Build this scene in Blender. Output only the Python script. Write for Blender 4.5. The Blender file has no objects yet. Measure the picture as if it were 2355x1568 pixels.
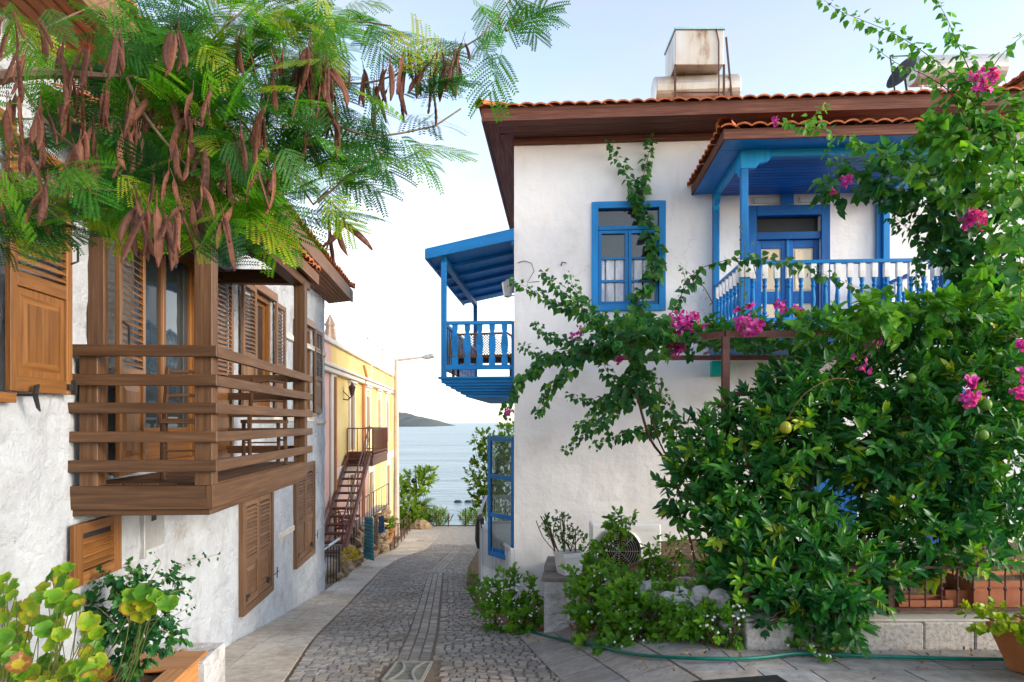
import bpy, math, random
import numpy as np
from mathutils import Vector, Matrix, Euler, noise
random.seed(11); rng = np.random.default_rng(5)
R = math.radians
SC = bpy.context.scene; COL = SC.collection
# ------------------------------------------------------------ camera, sky, sun, exposure
F, CU, CV, ZE = 1569.0, 1177.0, 972.0, 7.0
cd = bpy.data.cameras.new('camera'); cam = bpy.data.objects.new('camera', cd); COL.objects.link(cam)
cam.location = (0, 0, ZE); cam.rotation_euler = (R(90), 0, 0)
cd.lens = 24.0; cd.sensor_width = 36; cd.shift_y = (972 - 784) / 2354; cd.clip_start = .05; cd.clip_end = 30000
SC.camera = cam
SUN_AZ, SUN_EL = 112, 17
w = bpy.data.worlds.new('World'); SC.world = w; w.use_nodes = True
wn = w.node_tree.nodes; wl = w.node_tree.links; bg = wn['Background']
sky = wn.new('ShaderNodeTexSky'); sky.sky_type = 'NISHITA'; sky.sun_disc = False
sky.sun_elevation = R(SUN_EL); sky.sun_rotation = R(SUN_AZ); sky.air_density = 1.0; sky.dust_density = 1.0; sky.ozone_density = 1.0
# thin high veil of cloud: a little paler and less saturated where the veil lies
tcw = wn.new('ShaderNodeTexCoord'); mpw = wn.new('ShaderNodeMapping'); mpw.inputs['Scale'].default_value = (1.2, 1.2, 3.0)
nzw = wn.new('ShaderNodeTexNoise'); nzw.inputs['Scale'].default_value = 1.6; nzw.inputs['Detail'].default_value = 5; nzw.inputs['Roughness'].default_value = .55
rmp = wn.new('ShaderNodeMapRange'); rmp.inputs[1].default_value = .35; rmp.inputs[2].default_value = .7; rmp.inputs[3].default_value = .25; rmp.inputs[4].default_value = .75
bw = wn.new('ShaderNodeRGBToBW'); tint = wn.new('ShaderNodeMix'); tint.data_type = 'RGBA'; tint.blend_type = 'MULTIPLY'; tint.inputs[0].default_value = 1
tint.inputs[7].default_value = (1.04, 1.0, .99, 1)
mixw = wn.new('ShaderNodeMix'); mixw.data_type = 'RGBA'
wl.new(tcw.outputs['Generated'], mpw.inputs[0]); wl.new(mpw.outputs[0], nzw.inputs['Vector']); wl.new(nzw.outputs[0], rmp.inputs[0])
wl.new(sky.outputs[0], bw.inputs[0]); wl.new(bw.outputs[0], tint.inputs[6]); wl.new(rmp.outputs[0], mixw.inputs[0])
wl.new(sky.outputs[0], mixw.inputs[6]); wl.new(tint.outputs[2], mixw.inputs[7]); wl.new(mixw.outputs[2], bg.inputs[0])
bg.inputs[1].default_value = 0.15
sd = bpy.data.lights.new('sun', 'SUN'); sd.energy = .70; sd.angle = R(14.0); sd.color = (1.0, .86, .68)
so = bpy.data.objects.new('sun', sd); COL.objects.link(so)
D = Vector((math.sin(R(SUN_AZ)) * math.cos(R(SUN_EL)), math.cos(R(SUN_AZ)) * math.cos(R(SUN_EL)), math.sin(R(SUN_EL))))
so.rotation_euler = D.to_track_quat('Z', 'Y').to_euler(); so.location = (20, 20, 30)
SC.view_settings.view_transform = 'Standard'; SC.view_settings.look = 'None'; SC.view_settings.gamma = 1
SC.view_settings.exposure = 1.87

# ------------------------------------------------------------ geometry helpers
def P(u, v, Y): return Vector(((u - CU) / F * Y, Y, ZE + (CV - v) / F * Y))
def sstep(x): x = max(0., min(1., x)); return x * x * (3 - 2 * x)
def hs(Y): return 1.57 + .1326 * Y if Y < 29 else 5.415 + .135 * (1 - math.exp(-(Y - 29)))
def gz(x, Y):
    t = sstep((x - .2) / 1.5); return ZE - (hs(Y) * (1 - t) + (1.57 + .075 * Y) * t)
def G(u, v, dz=0.):
    a, b = .5, 60.
    for _ in range(50):
        m = (a + b) / 2; x = (u - CU) / F * m
        if ZE - (v - CV) / F * m > gz(x, m) : a = m
        else: b = m
    return Vector(((u - CU) / F * a, a, gz((u - CU) / F * a, a) + dz))
WL = {}
class Fr:
    def __init__(s, o, sx, tx): s.o, s.sx, s.tx = o, sx, tx
    def p(s, a, t, z): return Vector((s.o[0] + a * s.sx[0] + t * s.tx[0], s.o[1] + a * s.sx[1] + t * s.tx[1], ZE + z))
LF = Fr((-2.74, 0), (-.0746, 1), (.9972, .0744))          # street wall of the left house; a = depth
RF = Fr((.037, 11.7), (1, -.07), (-.0698, -.9976))         # front of the right house; a runs right, t towards camera
RS_ = Fr((.037, 11.7), (.07, 1), (-1, .07))                # its street side; a = away, t = out over the street
YF = Fr((-4.285, 0), (-.049, 1), (.9988, .049))            # yellow building facade
WF = Fr((0, 0), (1, 0), (0, 1))                            # plain world
def la(u): return 2.74 / ((CU - u) / F - .0746)
def ra(u, t=0.):
    k = (u - CU) / F; return (k * (11.7 - t) - .037 + .07 * t) / (1 + .07 * k)
def rz(v, a, t=0.): return (CV - v) / F * (11.7 - .07 * a - t)

class MB:
    def __init__(s): s.v, s.f, s.uv, s.mi, s.va = [], [], [], [], []
    def face(s, pts, m=0, var=None, uvs=None):
        i = len(s.v); s.v += [tuple(p) for p in pts]; s.f.append(tuple(range(i, i + len(pts)))); s.mi.append(m)
        s.va.append(random.random() if var is None else var)
        if uvs is None:
            p0 = Vector(pts[0]); e = Vector(pts[1]) - p0; g = Vector(pts[-1]) - p0
            if g.length > e.length: e, g = g, e
            L = e.length or 1; e = e / L; nn = e.cross(g); q = nn.cross(e); q = q / (q.length or 1)
            ou, ov = s.ou, s.ov
            uvs = [((Vector(p) - p0).dot(e) + ou, (Vector(p) - p0).dot(q) + ov) for p in pts]
        s.uv += uvs
    ou = ov = 0.
    def new(s): s.ou = random.uniform(0, 40); s.ov = random.uniform(0, 40)
    def hexa(s, c, m=0):
        s.new(); va = random.random()
        for q in ((3, 2, 1, 0), (4, 5, 6, 7), (0, 1, 5, 4), (1, 2, 6, 5), (2, 3, 7, 6), (3, 0, 4, 7)): s.face([c[k] for k in q], m, va)
        return s
    def box(s, fr, a0, a1, t0, t1, z0, z1, m=0):
        return s.hexa([fr.p(a0, t0, z0), fr.p(a1, t0, z0), fr.p(a1, t1, z0), fr.p(a0, t1, z0), fr.p(a0, t0, z1), fr.p(a1, t0, z1), fr.p(a1, t1, z1), fr.p(a0, t1, z1)], m)
    def ext(s, fr, a0, a1, tz, m=0):     # (t,z) section extruded along a
        s.new(); va = random.random(); A = [fr.p(a0, t, z) for t, z in tz]; B = [fr.p(a1, t, z) for t, z in tz]
        s.face(A[::-1], m, va); s.face(B, m, va); n = len(tz)
        for i in range(n): s.face([A[i], A[(i + 1) % n], B[(i + 1) % n], B[i]], m, va)
        return s
    def extz(s, pts, off, m=0):          # loop of points pushed by off
        s.new(); va = random.random(); A = [Vector(p) for p in pts]; B = [p + Vector(off) for p in A]; n = len(A)
        s.face(A[::-1], m, va); s.face(B, m, va)
        for i in range(n): s.face([A[i], A[(i + 1) % n], B[(i + 1) % n], B[i]], m, va)
        return s
    def beam(s, p0, p1, w, h, m=0, up=(0, 0, 1)):
        p0, p1 = Vector(p0), Vector(p1); d = (p1 - p0).normalized(); x = d.cross(Vector(up))
        if x.length < 1e-3: x = d.cross(Vector((1, 0, 0)))
        x.normalize(); y = x.cross(d); x = x * w / 2; y = y * h / 2
        return s.hexa([p0 - x - y, p0 + x - y, p1 + x - y, p1 - x - y, p0 - x + y, p0 + x + y, p1 + x + y, p1 - x + y], m)
    def tube(s, pts, r, n=6, m=0):
        pts = [Vector(p) for p in pts]; s.new(); k = len(pts)
        rr = r if isinstance(r, (list, tuple)) else [r] * k
        d = (pts[1] - pts[0]).normalized(); x = d.orthogonal().normalized(); rings = []
        for i in range(k):
            if i: d = (pts[min(i + 1, k - 1)] - pts[i - 1]).normalized()
            x = (x - d * x.dot(d)).normalized(); y = d.cross(x)
            rings.append([pts[i] + (x * math.cos(6.2832 * j / n) + y * math.sin(6.2832 * j / n)) * rr[i] for j in range(n)])
        for i in range(k - 1):
            for j in range(n): s.face([rings[i][j], rings[i][(j + 1) % n], rings[i + 1][(j + 1) % n], rings[i + 1][j]], m, .5)
        s.face(rings[0][::-1], m, .5); s.face(rings[-1], m, .5); return s
    def lathe(s, c, prof, n=10, m=0, ax=(0, 0, 1), sx=1.):
        c = Vector(c); ax = Vector(ax).normalized(); x = ax.orthogonal().normalized(); y = ax.cross(x); s.new()
        rg = [[c + ax * z + (x * math.cos(6.2832 * j / n) * sx + y * math.sin(6.2832 * j / n)) * r for j in range(n)] for r, z in prof]
        for i in range(len(rg) - 1):
            for j in range(n): s.face([rg[i][j], rg[i][(j + 1) % n], rg[i + 1][(j + 1) % n], rg[i + 1][j]], m, .5)
        s.face(rg[0][::-1], m, .5); s.face(rg[-1], m, .5); return s
    def build(s, name, mats, parent=None, bevel=0., smooth=False, org=None):
        if not isinstance(mats, (list, tuple)): mats = [mats]
        W = WL.get(parent.name, Vector((0, 0, 0))) if parent else Vector((0, 0, 0))
        if org is None:
            if parent: org = W
            else:
                V = np.array(s.v); org = Vector(((V[:, 0].min() + V[:, 0].max()) / 2, (V[:, 1].min() + V[:, 1].max()) / 2, V[:, 2].min()))
        me = bpy.data.meshes.new(name); V = np.array(s.v, dtype=np.float32) - np.array(org, dtype=np.float32)
        me.from_pydata(V.tolist(), [], s.f)
        for m in mats: me.materials.append(m)
        me.polygons.foreach_set('material_index', s.mi)
        ul = me.uv_layers.new(name='UVMap'); ul.data.foreach_set('uv', np.array(s.uv, dtype=np.float32).ravel())
        at = me.attributes.new('var', 'FLOAT', 'FACE'); at.data.foreach_set('value', s.va)
        if smooth: me.polygons.foreach_set('use_smooth', [True] * len(s.f))
        me.update()
        o = bpy.data.objects.new(name, me); COL.objects.link(o)
        o.parent = parent; o.location = Vector(org) - W; WL[o.name] = Vector(org)
        if bevel:
            b = o.modifiers.new('bevel', 'BEVEL'); b.width = bevel; b.segments = 1; b.limit_method = 'ANGLE'
            if not smooth:
                wd = o.modifiers.new('weld', 'WELD'); wd.merge_threshold = .0002
                o.modifiers.move(1, 0)
        return o
def tag(o, label=None, cat=None, group=None, kind=None):
    if label: o['label'] = label
    if cat: o['category'] = cat
    if group: o['group'] = group
    if kind: o['kind'] = kind
    return o
def root(name, loc, label, cat, group=None):
    o = bpy.data.objects.new(name, None); COL.objects.link(o); o.location = loc; o.empty_display_size = .2
    WL[o.name] = Vector(loc); return tag(o, label, cat, group)
def copy_tree(o, parent=None):
    c = o.copy(); COL.objects.link(c); c.parent = parent
    for ch in list(o.children): copy_tree(ch, c)
    return c

# ------------------------------------------------------------ materials
WHT = (1, 1, 1)
def nd(nt, t, **k):
    n = nt.nodes.new(t)
    for a, b in k.items(): setattr(n, a, b)
    return n
def base(name):
    m = bpy.data.materials.new(name); m.use_nodes = True; nt = m.node_tree; return m, nt, nt.nodes['Principled BSDF']
def ramp(nt, stops):
    r = nd(nt, 'ShaderNodeValToRGB'); e = r.color_ramp.elements
    while len(e) < len(stops): e.new(.5)
    for i, (p, c) in enumerate(stops): e[i].position = p; e[i].color = (*c, 1)
    return r
def noisy(nt, coord, scale, detail=6, rough=.55, stretch=(1, 1, 1)):
    tc = nd(nt, 'ShaderNodeTexCoord'); mp = nd(nt, 'ShaderNodeMapping'); mp.inputs['Scale'].default_value = stretch
    n = nd(nt, 'ShaderNodeTexNoise'); n.inputs['Scale'].default_value = scale; n.inputs['Detail'].default_value = detail; n.inputs['Roughness'].default_value = rough
    nt.links.new(tc.outputs[coord], mp.inputs[0]); nt.links.new(mp.outputs[0], n.inputs['Vector']); return n
def bump(nt, b, src, strength, dist=.01):
    k = nd(nt, 'ShaderNodeBump'); k.inputs['Strength'].default_value = strength; k.inputs['Distance'].default_value = dist
    nt.links.new(src, k.inputs['Height']); nt.links.new(k.outputs[0], b.inputs['Normal']); return k
def mat(name, stops, scale=4, rough=.6, coord='Object', stretch=(1, 1, 1), bmp=.2, bscale=30, bd=.01, metal=0., spec=.4, detail=6, chip=None):
    m, nt, b = base(name); n = noisy(nt, coord, scale, detail, .6, stretch); r = ramp(nt, stops)
    nt.links.new(n.outputs[0], r.inputs[0]); nt.links.new(r.outputs[0], b.inputs['Base Color'])
    if coord == 'UV':
        a = nd(nt, 'ShaderNodeAttribute', attribute_name='var'); mr = nd(nt, 'ShaderNodeMapRange'); mr.inputs[3].default_value = .78; mr.inputs[4].default_value = 1.18
        x = nd(nt, 'ShaderNodeMix', data_type='RGBA', blend_type='MULTIPLY'); x.inputs[0].default_value = 1
        n7 = noisy(nt, 'Object', 2.2, 8, .7); r7 = ramp(nt, [(.32, (.58, .58, .58)), (.5, WHT), (.70, (1.22, 1.2, 1.16))]); y = nd(nt, 'ShaderNodeMix', data_type='RGBA', blend_type='MULTIPLY'); y.inputs[0].default_value = 1
        nt.links.new(a.outputs['Fac'], mr.inputs[0]); nt.links.new(r.outputs[0], x.inputs[6]); nt.links.new(mr.outputs[0], x.inputs[7]); nt.links.new(x.outputs[2], y.inputs[6]); nt.links.new(r7.outputs[0], y.inputs[7]); last = y
        if chip:
            n8 = noisy(nt, 'Object', 14, 8, .72); r8 = ramp(nt, [(.62, (0, 0, 0)), (.65, WHT)]); z = nd(nt, 'ShaderNodeMix', data_type='RGBA'); z.inputs[7].default_value = (*chip, 1)
            nt.links.new(n8.outputs[0], r8.inputs[0]); nt.links.new(r8.outputs[0], z.inputs[0]); nt.links.new(y.outputs[2], z.inputs[6]); last = z
        nt.links.new(last.outputs[2], b.inputs['Base Color'])
    b.inputs['Roughness'].default_value = rough; b.inputs['Metallic'].default_value = metal; b.inputs['Specular IOR Level'].default_value = spec
    if bmp:
        n2 = noisy(nt, coord, bscale, 5, .6, stretch); bump(nt, b, n2.outputs[0], bmp, bd)
    return m
def leafmat(name, stops, trans=.35, rough=.45, spec=.35):
    m, nt, b = base(name); a = nd(nt, 'ShaderNodeAttribute', attribute_name='var'); r = ramp(nt, stops)
    nt.links.new(a.outputs['Fac'], r.inputs[0]); nt.links.new(r.outputs[0], b.inputs['Base Color']); b.inputs['Roughness'].default_value = rough; b.inputs['Specular IOR Level'].default_value = spec
    t = nd(nt, 'ShaderNodeBsdfTranslucent'); g = nd(nt, 'ShaderNodeMix', data_type='RGBA', blend_type='MULTIPLY'); g.inputs[0].default_value = 1; g.inputs[7].default_value = (1.5, 1.5, .55, 1)
    nt.links.new(r.outputs[0], g.inputs[6]); nt.links.new(g.outputs[2], t.inputs[0])
    x = nd(nt, 'ShaderNodeMixShader'); x.inputs[0].default_value = trans
    nt.links.new(b.outputs[0], x.inputs[1]); nt.links.new(t.outputs[0], x.inputs[2]); nt.links.new(x.outputs[0], nt.nodes['Material Output'].inputs['Surface']); return m
# rough limewashed rubble wall
def limewash(name, c0, c1, c2, vor, bmp, amp=.03, vw=.45):
    m, nt, b = base(name); L = nt.links
    n = noisy(nt, 'Object', 3.0, 9, .68); r = ramp(nt, [(.3, c0), (.42, c1), (.6, c2), (.8, c1)]); L.new(n.outputs[0], r.inputs[0])
    nv = noisy(nt, 'Object', 1.2, 6, .6, (1, 1, .35)); r2 = ramp(nt, [(.28, (.80, .76, .70)), (.5, WHT)]); L.new(nv.outputs[0], r2.inputs[0])
    mx = nd(nt, 'ShaderNodeMix', data_type='RGBA', blend_type='MULTIPLY'); mx.inputs[0].default_value = .8; L.new(r.outputs[0], mx.inputs[6]); L.new(r2.outputs[0], mx.inputs[7])
    # pits and cracks between the stones
    tc = nd(nt, 'ShaderNodeTexCoord'); mp = nd(nt, 'ShaderNodeMapping'); mp.inputs['Scale'].default_value = (1, 1, 1.7); L.new(tc.outputs['Object'], mp.inputs[0])
    ad = nd(nt, 'ShaderNodeVectorMath', operation='ADD'); n3 = noisy(nt, 'Object', 5, 4); sc = nd(nt, 'ShaderNodeVectorMath', operation='SCALE'); sc.inputs[3].default_value = .3
    L.new(n3.outputs[1], sc.inputs[0]); L.new(mp.outputs[0], ad.inputs[0]); L.new(sc.outputs[0], ad.inputs[1])
    vo = nd(nt, 'ShaderNodeTexVoronoi', feature='DISTANCE_TO_EDGE'); vo.inputs['Scale'].default_value = vor; L.new(ad.outputs[0], vo.inputs['Vector'])
    r3 = ramp(nt, [(.0, (0, 0, 0)), (.16, WHT)]); L.new(vo.outputs[0], r3.inputs[0])
    n4 = noisy(nt, 'Object', 13, 9, .72); ma = nd(nt, 'ShaderNodeMath', operation='MULTIPLY_ADD'); ma.inputs[1].default_value = .8; L.new(n4.outputs[0], ma.inputs[0]); 
    mu = nd(nt, 'ShaderNodeMath', operation='MULTIPLY'); mu.inputs[1].default_value = vw; L.new(r3.outputs[0], mu.inputs[0]); L.new(mu.outputs[0], ma.inputs[2])
    n5 = noisy(nt, 'Object', 9, 8, .75); r5 = ramp(nt, [(.30, (.30, .22, .15)), (.36, WHT)]); L.new(n5.outputs[0], r5.inputs[0])
    m2 = nd(nt, 'ShaderNodeMix', data_type='RGBA', blend_type='MULTIPLY'); m2.inputs[0].default_value = .8; L.new(mx.outputs[2], m2.inputs[6]); L.new(r5.outputs[0], m2.inputs[7]); L.new(m2.outputs[2], b.inputs['Base Color'])
    bump(nt, b, ma.outputs[0], bmp, amp); b.inputs['Roughness'].default_value = .92; b.inputs['Specular IOR Level'].default_value = .1; return m
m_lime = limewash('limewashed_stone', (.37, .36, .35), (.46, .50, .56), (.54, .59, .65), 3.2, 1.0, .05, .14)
m_plaster = mat('white_plaster', [(.28, (.62, .60, .58)), (.42, (.74, .75, .77)), (.6, (.80, .81, .83)), (.8, (.78, .75, .71))], .8, .9, bmp=.5, bscale=5, bd=.03, spec=.12, detail=10)
def cracks(m, sc=.8):
    nt = m.node_tree; L = nt.links; b = nt.nodes['Principled BSDF']; src = b.inputs['Base Color'].links[0].from_socket
    tc = nd(nt, 'ShaderNodeTexCoord'); n3 = noisy(nt, 'Object', 3, 6, .7); k = nd(nt, 'ShaderNodeVectorMath', operation='SCALE'); k.inputs[3].default_value = .55; ad = nd(nt, 'ShaderNodeVectorMath', operation='ADD'); L.new(n3.outputs[1], k.inputs[0]); L.new(tc.outputs['Object'], ad.inputs[0]); L.new(k.outputs[0], ad.inputs[1])
    vo = nd(nt, 'ShaderNodeTexVoronoi', feature='DISTANCE_TO_EDGE'); vo.inputs['Scale'].default_value = sc; L.new(ad.outputs[0], vo.inputs['Vector']); r = ramp(nt, [(.0, (.72, .70, .68)), (.0045, WHT)]); L.new(vo.outputs[0], r.inputs[0])
    n4 = noisy(nt, 'Object', .7, 4); r4 = ramp(nt, [(.5, (0, 0, 0)), (.58, WHT)]); L.new(n4.outputs[0], r4.inputs[0])
    x = nd(nt, 'ShaderNodeMix', data_type='RGBA', blend_type='MULTIPLY'); L.new(r4.outputs[0], x.inputs[0]); L.new(src, x.inputs[6]); L.new(r.outputs[0], x.inputs[7])
    n5 = noisy(nt, 'Object', 2.2, 7, .7, (1, 1, .22)); r5 = ramp(nt, [(.28, (.84, .80, .74)), (.42, WHT)]); L.new(n5.outputs[0], r5.inputs[0]); y = nd(nt, 'ShaderNodeMix', data_type='RGBA', blend_type='MULTIPLY'); y.inputs[0].default_value = .55; L.new(x.outputs[2], y.inputs[6]); L.new(r5.outputs[0], y.inputs[7]); L.new(y.outputs[2], b.inputs['Base Color'])
cracks(m_plaster)
def woodm(name, c0, c1, c2, rough=.5, b=.35, sp=.3):
    return mat(name, [(.3, c0), (.5, c1), (.72, c2)], 1, rough, 'UV', (1.6, 34, 1), b, 2.2, .004, spec=sp)
m_shut = woodm('oiled_pine', (.12, .05, .015), (.19, .082, .024), (.27, .125, .04), .42)
m_shut2 = woodm('weathered_brown_wood', (.10, .052, .027), (.155, .084, .045), (.22, .125, .072), .6)
m_deck = woodm('brown_balcony_wood', (.052, .024, .011), (.084, .042, .020), (.14, .076, .038), .5)
m_eave = woodm('red_brown_eave_wood', (.065, .024, .016), (.115, .044, .030), (.19, .085, .06), .75)
m_soff = woodm('orange_soffit_boards', (.22, .08, .028), (.33, .13, .05), (.42, .18, .08), .6)
m_dark = mat('dark_interior', [(.3, (.008, .008, .01)), (.7, (.02, .02, .024))], 2, .3, bmp=0)
def paint(name, c, r=.45, dirt=.75):
    return mat(name, [(.3, tuple(x * dirt for x in c)), (.5, c), (.75, tuple(min(1, x * 1.15) for x in c))], 1.2, r, 'UV', (1, 6, 1), .35, 4, .004, spec=.3, chip=tuple(.55 * x + .07 for x in c))
m_blue = paint('blue_paint', (.004, .19, .52)); m_blued = paint('deep_blue_paint', (.003, .11, .38)); m_white = paint('white_paint', (.74, .76, .78), .6, .85)
m_cyan = paint('light_blue_paint', (.004, .27, .58))
m_cream = paint('cream_panel_paint', (.70, .60, .42), .5, .9)
m_tile = mat('terracotta_tiles', [(.25, (.20, .055, .025)), (.5, (.42, .13, .055)), (.75, (.55, .22, .10))], 7, .85, bmp=.5, bscale=40, bd=.01, spec=.15)
m_terra = mat('terracotta_pot', [(.3, (.33, .10, .045)), (.7, (.46, .17, .08))], 5, .7, bmp=.2)
m_iron = mat('rusty_brown_iron', [(.3, (.035, .014, .010)), (.7, (.075, .03, .022))], 18, .55, bmp=.3, bscale=60)
m_rust = mat('red_brown_steel', [(.3, (.10, .03, .02)), (.7, (.17, .06, .045))], 14, .5, bmp=.2)
m_blk = mat('black_iron', [(.3, (.012, .012, .014)), (.7, (.03, .03, .032))], 14, .45, bmp=.2)
m_grey = mat('grey_metal', [(.3, (.32, .33, .34)), (.7, (.48, .49, .5))], 6, .4, bmp=.1, metal=.3)
m_galv = mat('stained_galvanised_steel', [(.32, (.22, .11, .05)), (.42, (.48, .42, .34)), (.7, (.60, .60, .60))], 2.2, .38, stretch=(1, 1, .35), bmp=.15, metal=.55, bscale=8)
m_pole = mat('beige_pole_paint', [(.3, (.45, .36, .30)), (.7, (.58, .48, .40))], 3, .5, bmp=.1)
def glassm(name, c, r=.06):
    m, nt, b = base(name); n = noisy(nt, 'Object', 1.5, 3); rp = ramp(nt, [(.3, c), (.7, tuple(x * 1.5 for x in c))]); nt.links.new(n.outputs[0], rp.inputs[0]); nt.links.new(rp.outputs[0], b.inputs['Base Color'])
    b.inputs['Roughness'].default_value = r; b.inputs['Specular IOR Level'].default_value = .9; bump(nt, b, noisy(nt, 'Object', 2.5, 2).outputs[0], .12, .02); return m
m_glass = glassm('dark_window_glass', (.015, .02, .025)); m_glassb = glassm('balcony_door_glass', (.02, .03, .035), .03)
m_curt = mat('lace_curtain', [(.35, (.42, .45, .55)), (.65, (.72, .74, .82))], 3.0, .35, stretch=(3, 3, 1), bmp=.6, bscale=6, bd=.03, spec=.6)
m_stem = mat('brown_bark', [(.3, (.06, .035, .02)), (.7, (.15, .09, .055))], 20, .85, bmp=.5, bscale=50, spec=.1)
m_pbark = mat('pale_bark', [(.3, (.30, .22, .14)), (.7, (.48, .38, .27))], 12, .8, bmp=.4, bscale=40, spec=.1)
m_rattan = mat('brown_rattan', [(.35, (.06, .022, .008)), (.65, (.24, .10, .04))], 60, .6, bmp=.8, bscale=90, bd=.01)
m_hose = mat('green_hose', [(.3, (.0, .10, .075)), (.7, (.0, .17, .12))], 8, .35, bmp=0)
# ground stones
def stonevar(name, stops, bs=40, rough=.75):
    m, nt, b = base(name); L = nt.links; a = nd(nt, 'ShaderNodeAttribute', attribute_name='var'); r = ramp(nt, stops); L.new(a.outputs['Fac'], r.inputs[0])
    n = noisy(nt, 'Object', 9, 8, .7); r2 = ramp(nt, [(.3, (.62, .60, .57)), (.7, (1.15, 1.15, 1.15))]); L.new(n.outputs[0], r2.inputs[0])
    n6 = noisy(nt, 'Object', .9, 5, .6); r6 = ramp(nt, [(.35, (.80, .74, .68)), (.6, WHT)]); L.new(n6.outputs[0], r6.inputs[0])
    x = nd(nt, 'ShaderNodeMix', data_type='RGBA', blend_type='MULTIPLY'); x.inputs[0].default_value = 1; L.new(r.outputs[0], x.inputs[6]); L.new(r2.outputs[0], x.inputs[7])
    x2 = nd(nt, 'ShaderNodeMix', data_type='RGBA', blend_type='MULTIPLY'); x2.inputs[0].default_value = 1; L.new(x.outputs[2], x2.inputs[6]); L.new(r6.outputs[0], x2.inputs[7])
    L.new(x2.outputs[2], b.inputs['Base Color']); b.inputs['Roughness'].default_value = rough; b.inputs['Specular IOR Level'].default_value = .35
    bump(nt, b, noisy(nt, 'Object', bs, 6, .65).outputs[0], .5, .012); return m
m_cob = stonevar('basalt_cobbles', [(0, (.24, .235, .235)), (.5, (.33, .325, .32)), (.85, (.41, .395, .37)), (1, (.44, .38, .31))])
m_slab = stonevar('pale_granite_slabs', [(0, (.50, .46, .41)), (.5, (.58, .54, .48)), (1, (.66, .61, .54))], 60)
m_slab2 = stonevar('blue_grey_paving', [(0, (.28, .27, .26)), (.5, (.36, .35, .34)), (.8, (.43, .39, .35)), (1, (.30, .33, .36))], 60)
m_joint = mat('sandy_joints', [(.3, (.13, .10, .075)), (.7, (.24, .19, .14))], 30, .95, bmp=.6, bscale=80, spec=.1)
m_earth = mat('dry_earth', [(.3, (.10, .065, .04)), (.7, (.24, .17, .11))], 5, .95, bmp=.8, bscale=25, bd=.03, spec=.1)
m_conc = mat('pale_concrete', [(.3, (.30, .28, .25)), (.7, (.46, .42, .37))], 4, .85, bmp=.4, bscale=60, spec=.2)
m_rock = limewash('whitewashed_rock', (.30, .26, .22), (.46, .45, .45), (.58, .58, .60), 3.5, .9, .03)
m_rub = mat('rubble_stone', [(.3, (.16, .10, .06)), (.6, (.38, .28, .18)), (.8, (.5, .42, .32))], 6, .9, bmp=.8, bscale=20, bd=.02, spec=.1)
# leaves
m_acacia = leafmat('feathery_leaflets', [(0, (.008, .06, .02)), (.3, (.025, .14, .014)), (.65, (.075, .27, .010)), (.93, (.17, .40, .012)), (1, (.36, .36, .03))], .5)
m_pod = mat('brown_seed_pods', [(.3, (.03, .009, .005)), (.5, (.07, .021, .010)), (.75, (.14, .052, .028))], 9, .7, stretch=(1, 1, .35), bmp=.6, bscale=30, bd=.006)
def objvar(m, lo=.6, hi=1.5):
    nt = m.node_tree; b = nt.nodes['Principled BSDF']; src = b.inputs['Base Color'].links[0].from_socket; oi = nd(nt, 'ShaderNodeObjectInfo'); mr = nd(nt, 'ShaderNodeMapRange'); mr.inputs[3].default_value = lo; mr.inputs[4].default_value = hi
    x = nd(nt, 'ShaderNodeMix', data_type='RGBA', blend_type='MULTIPLY'); x.inputs[0].default_value = 1; nt.links.new(oi.outputs['Random'], mr.inputs[0]); nt.links.new(src, x.inputs[6]); nt.links.new(mr.outputs[0], x.inputs[7]); nt.links.new(x.outputs[2], b.inputs['Base Color'])
objvar(m_pod)
m_citrus = leafmat('citrus_leaves', [(0, (.010, .085, .026)), (.4, (.024, .15, .03)), (.75, (.065, .23, .022)), (.94, (.17, .34, .016)), (1, (.34, .42, .02))], .33, .38, .4)
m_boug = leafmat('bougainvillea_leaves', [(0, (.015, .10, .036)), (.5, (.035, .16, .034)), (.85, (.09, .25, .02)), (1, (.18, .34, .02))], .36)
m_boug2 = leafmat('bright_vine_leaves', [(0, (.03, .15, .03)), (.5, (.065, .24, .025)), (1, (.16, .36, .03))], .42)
m_shrub = leafmat('soft_shrub_leaves', [(0, (.05, .17, .016)), (.5, (.11, .29, .02)), (1, (.22, .42, .025))], .42)
m_ger = leafmat('geranium_leaves', [(0, (.05, .17, .012)), (.45, (.13, .28, .012)), (.75, (.30, .36, .015)), (.88, (.36, .26, .03)), (1, (.22, .09, .03))], .35)
m_far = leafmat('yellow_green_far_leaves', [(0, (.06, .16, .012)), (.5, (.12, .24, .015)), (1, (.22, .30, .02))], .4)  # yellow-green leaf tones shared by the distant plants
m_mag = leafmat('magenta_bracts', [(0, (.44, .02, .32)), (.6, (.62, .04, .46)), (1, (.74, .20, .58))], .35)
m_wfl = mat('white_petals', [(.3, (.7, .7, .72)), (.7, (.8, .8, .82))], 9, .6, bmp=0)
m_lime_fruit = mat('green_citrus_skin', [(.3, (.05, .16, .015)), (.7, (.14, .26, .02))], 9, .4, bmp=.3, bscale=120)
m_lemon = mat('yellow_citrus_skin', [(.3, (.20, .22, .015)), (.7, (.34, .32, .02))], 9, .4, bmp=.3, bscale=120)

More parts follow.
